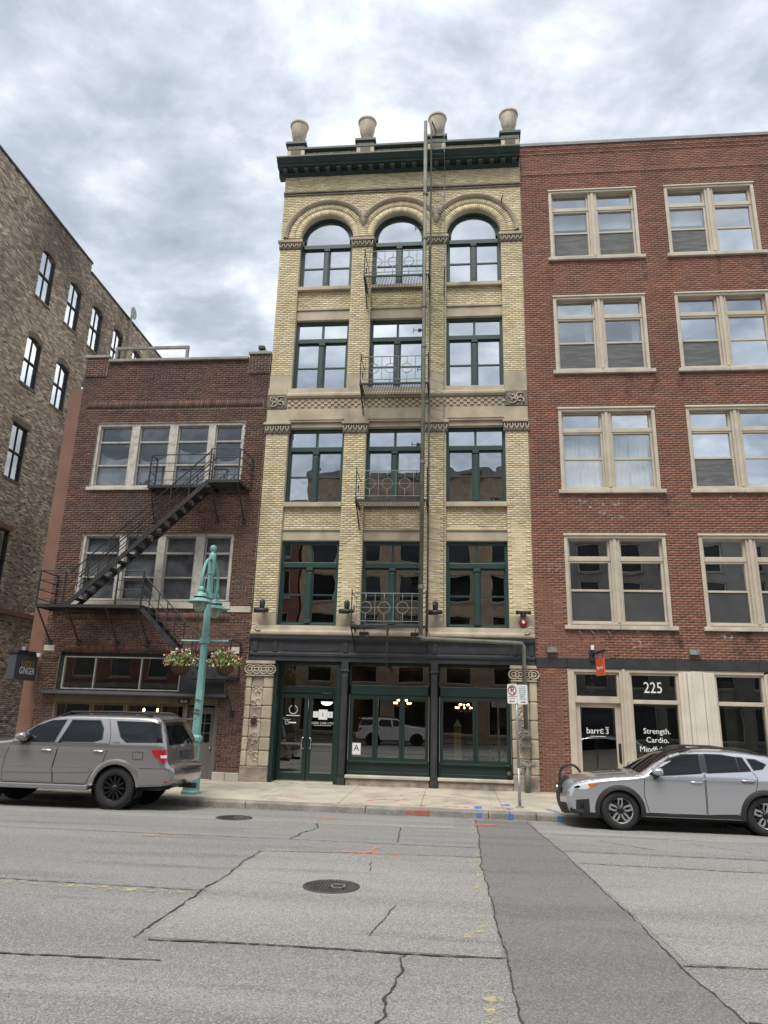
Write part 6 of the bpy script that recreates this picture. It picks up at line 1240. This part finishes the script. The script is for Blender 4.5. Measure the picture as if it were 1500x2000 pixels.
for sg in (-1,1):
    y=C.cy+sg*(C.hw+.02); m=MB(); m.ext([(y-.10,C.oz+.36),(y+.10,C.oz+.36),(y+.12,C.oz+.41),(y+.10,C.oz+.45),(y-.10,C.oz+.46)],X-2.50,X-.50); m.build('running_board','car_taupe',SV,bevel=.02)
    c=(X-2.02,C.cy+sg*1.13,C.oz+1.36); m=MB(); m.lathe([(.001,-.14),(.07,-.12),(.11,-.04),(.12,.04),(.10,.10),(.001,.11)],14,(0,0,0),'x'); m.v=[(c[0]+x,c[1]+y_*1.15,c[2]+z*.8) for x,y_,z in m.v]; o=m.build('mirror','car_taupe',SV,True); MB().tube([(c[0],c[1],c[2]-.06),(c[0]-.03,c[1]-sg*.12,c[2]-.11),(c[0]-.05,c[1]-sg*.26,c[2]-.12)],[.05,.045,.045],8).build('mirror_stalk','car_black',o,True)
    y=C.cy+sg*(C.y(-.3,1.75)-.06); MB().tube([(X-1.42,y,C.oz+1.785),(X-1.22,y,C.oz+1.865),(X-.2,y,C.oz+1.885),(X+.35,y,C.oz+1.875),(X+.55,y,C.oz+1.82)],.024,7).build('roof_rail','black_iron',SV,True)
m=MB(); m.prismY([(X+.62,C.oz+1.80),(X+.98,C.oz+1.79),(X+1.0,C.oz+1.76),(X+.72,C.oz+1.735)],C.cy-.72,C.cy+.72); m.build('spoiler','car_taupe',SV,bevel=.012)
yt=C.cy; m=MB(); m.box(X+1.075,X+1.085,yt-.26,yt+.26,C.oz+.97,C.oz+1.11); m.build('licence_plate','sign_charcoal',SV); B(X+1.03,X+1.06,yt-.35,yt+.35,C.oz+1.125,C.oz+1.165).build('plate_garnish','car_taupe',SV)
MB().box(X+1.16,X+1.285,yt-.5,yt+.5,C.oz+.775,C.oz+.80).build('bumper_step','car_black',SV); m=MB(); m.tube([(X+1.0,yt,C.oz+.42),(X+1.34,yt,C.oz+.42)],.045,8); m.box(X+1.27,X+1.37,yt-.05,yt+.05,C.oz+.37,C.oz+.47); m.build('tow_hitch','car_black',SV)
MB().tube([(X+1.04,yt-.15,C.oz+1.30),(X+1.03,yt+.25,C.oz+1.36)],.014,5).build('wiper','car_black',SV); MB().tube([(X+.5,yt+.4,C.oz+.38),(X+1.12,yt+.45,C.oz+.36)],.035,8).build('exhaust','grey_iron',SV)
MB().tube([(X-2.4,yt-.3,C.oz+.4),(X+.9,yt-.3,C.oz+.42)],.07,8).build('chassis_rail','under',SV)
textobj('lettering','LIMITED',.055,'sign_black',(X+.0-.06,C.cy-C.y(-.06,1.30)-.009,C.oz+1.265),RF,SV)
# ---- white SUV across the street, seen in the storefront glass
wc=copy_tree(SV); wc.location=(-4.0,-30.5,.06); wc.rotation_euler=(0,0,PI); wc['label']='white SUV parked across the street, seen only reflected in the storefront glass'; wc.name='parked_car'
def repaint(o):
    if o.type=='MESH' and o.data.materials and o.data.materials[0]==MATS['car_taupe']:
        o.material_slots[0].link='OBJECT'; o.material_slots[0].material=MATS['car_white']
    for ch in o.children: repaint(ch)
repaint(wc)
for o in (HC,SV): pass
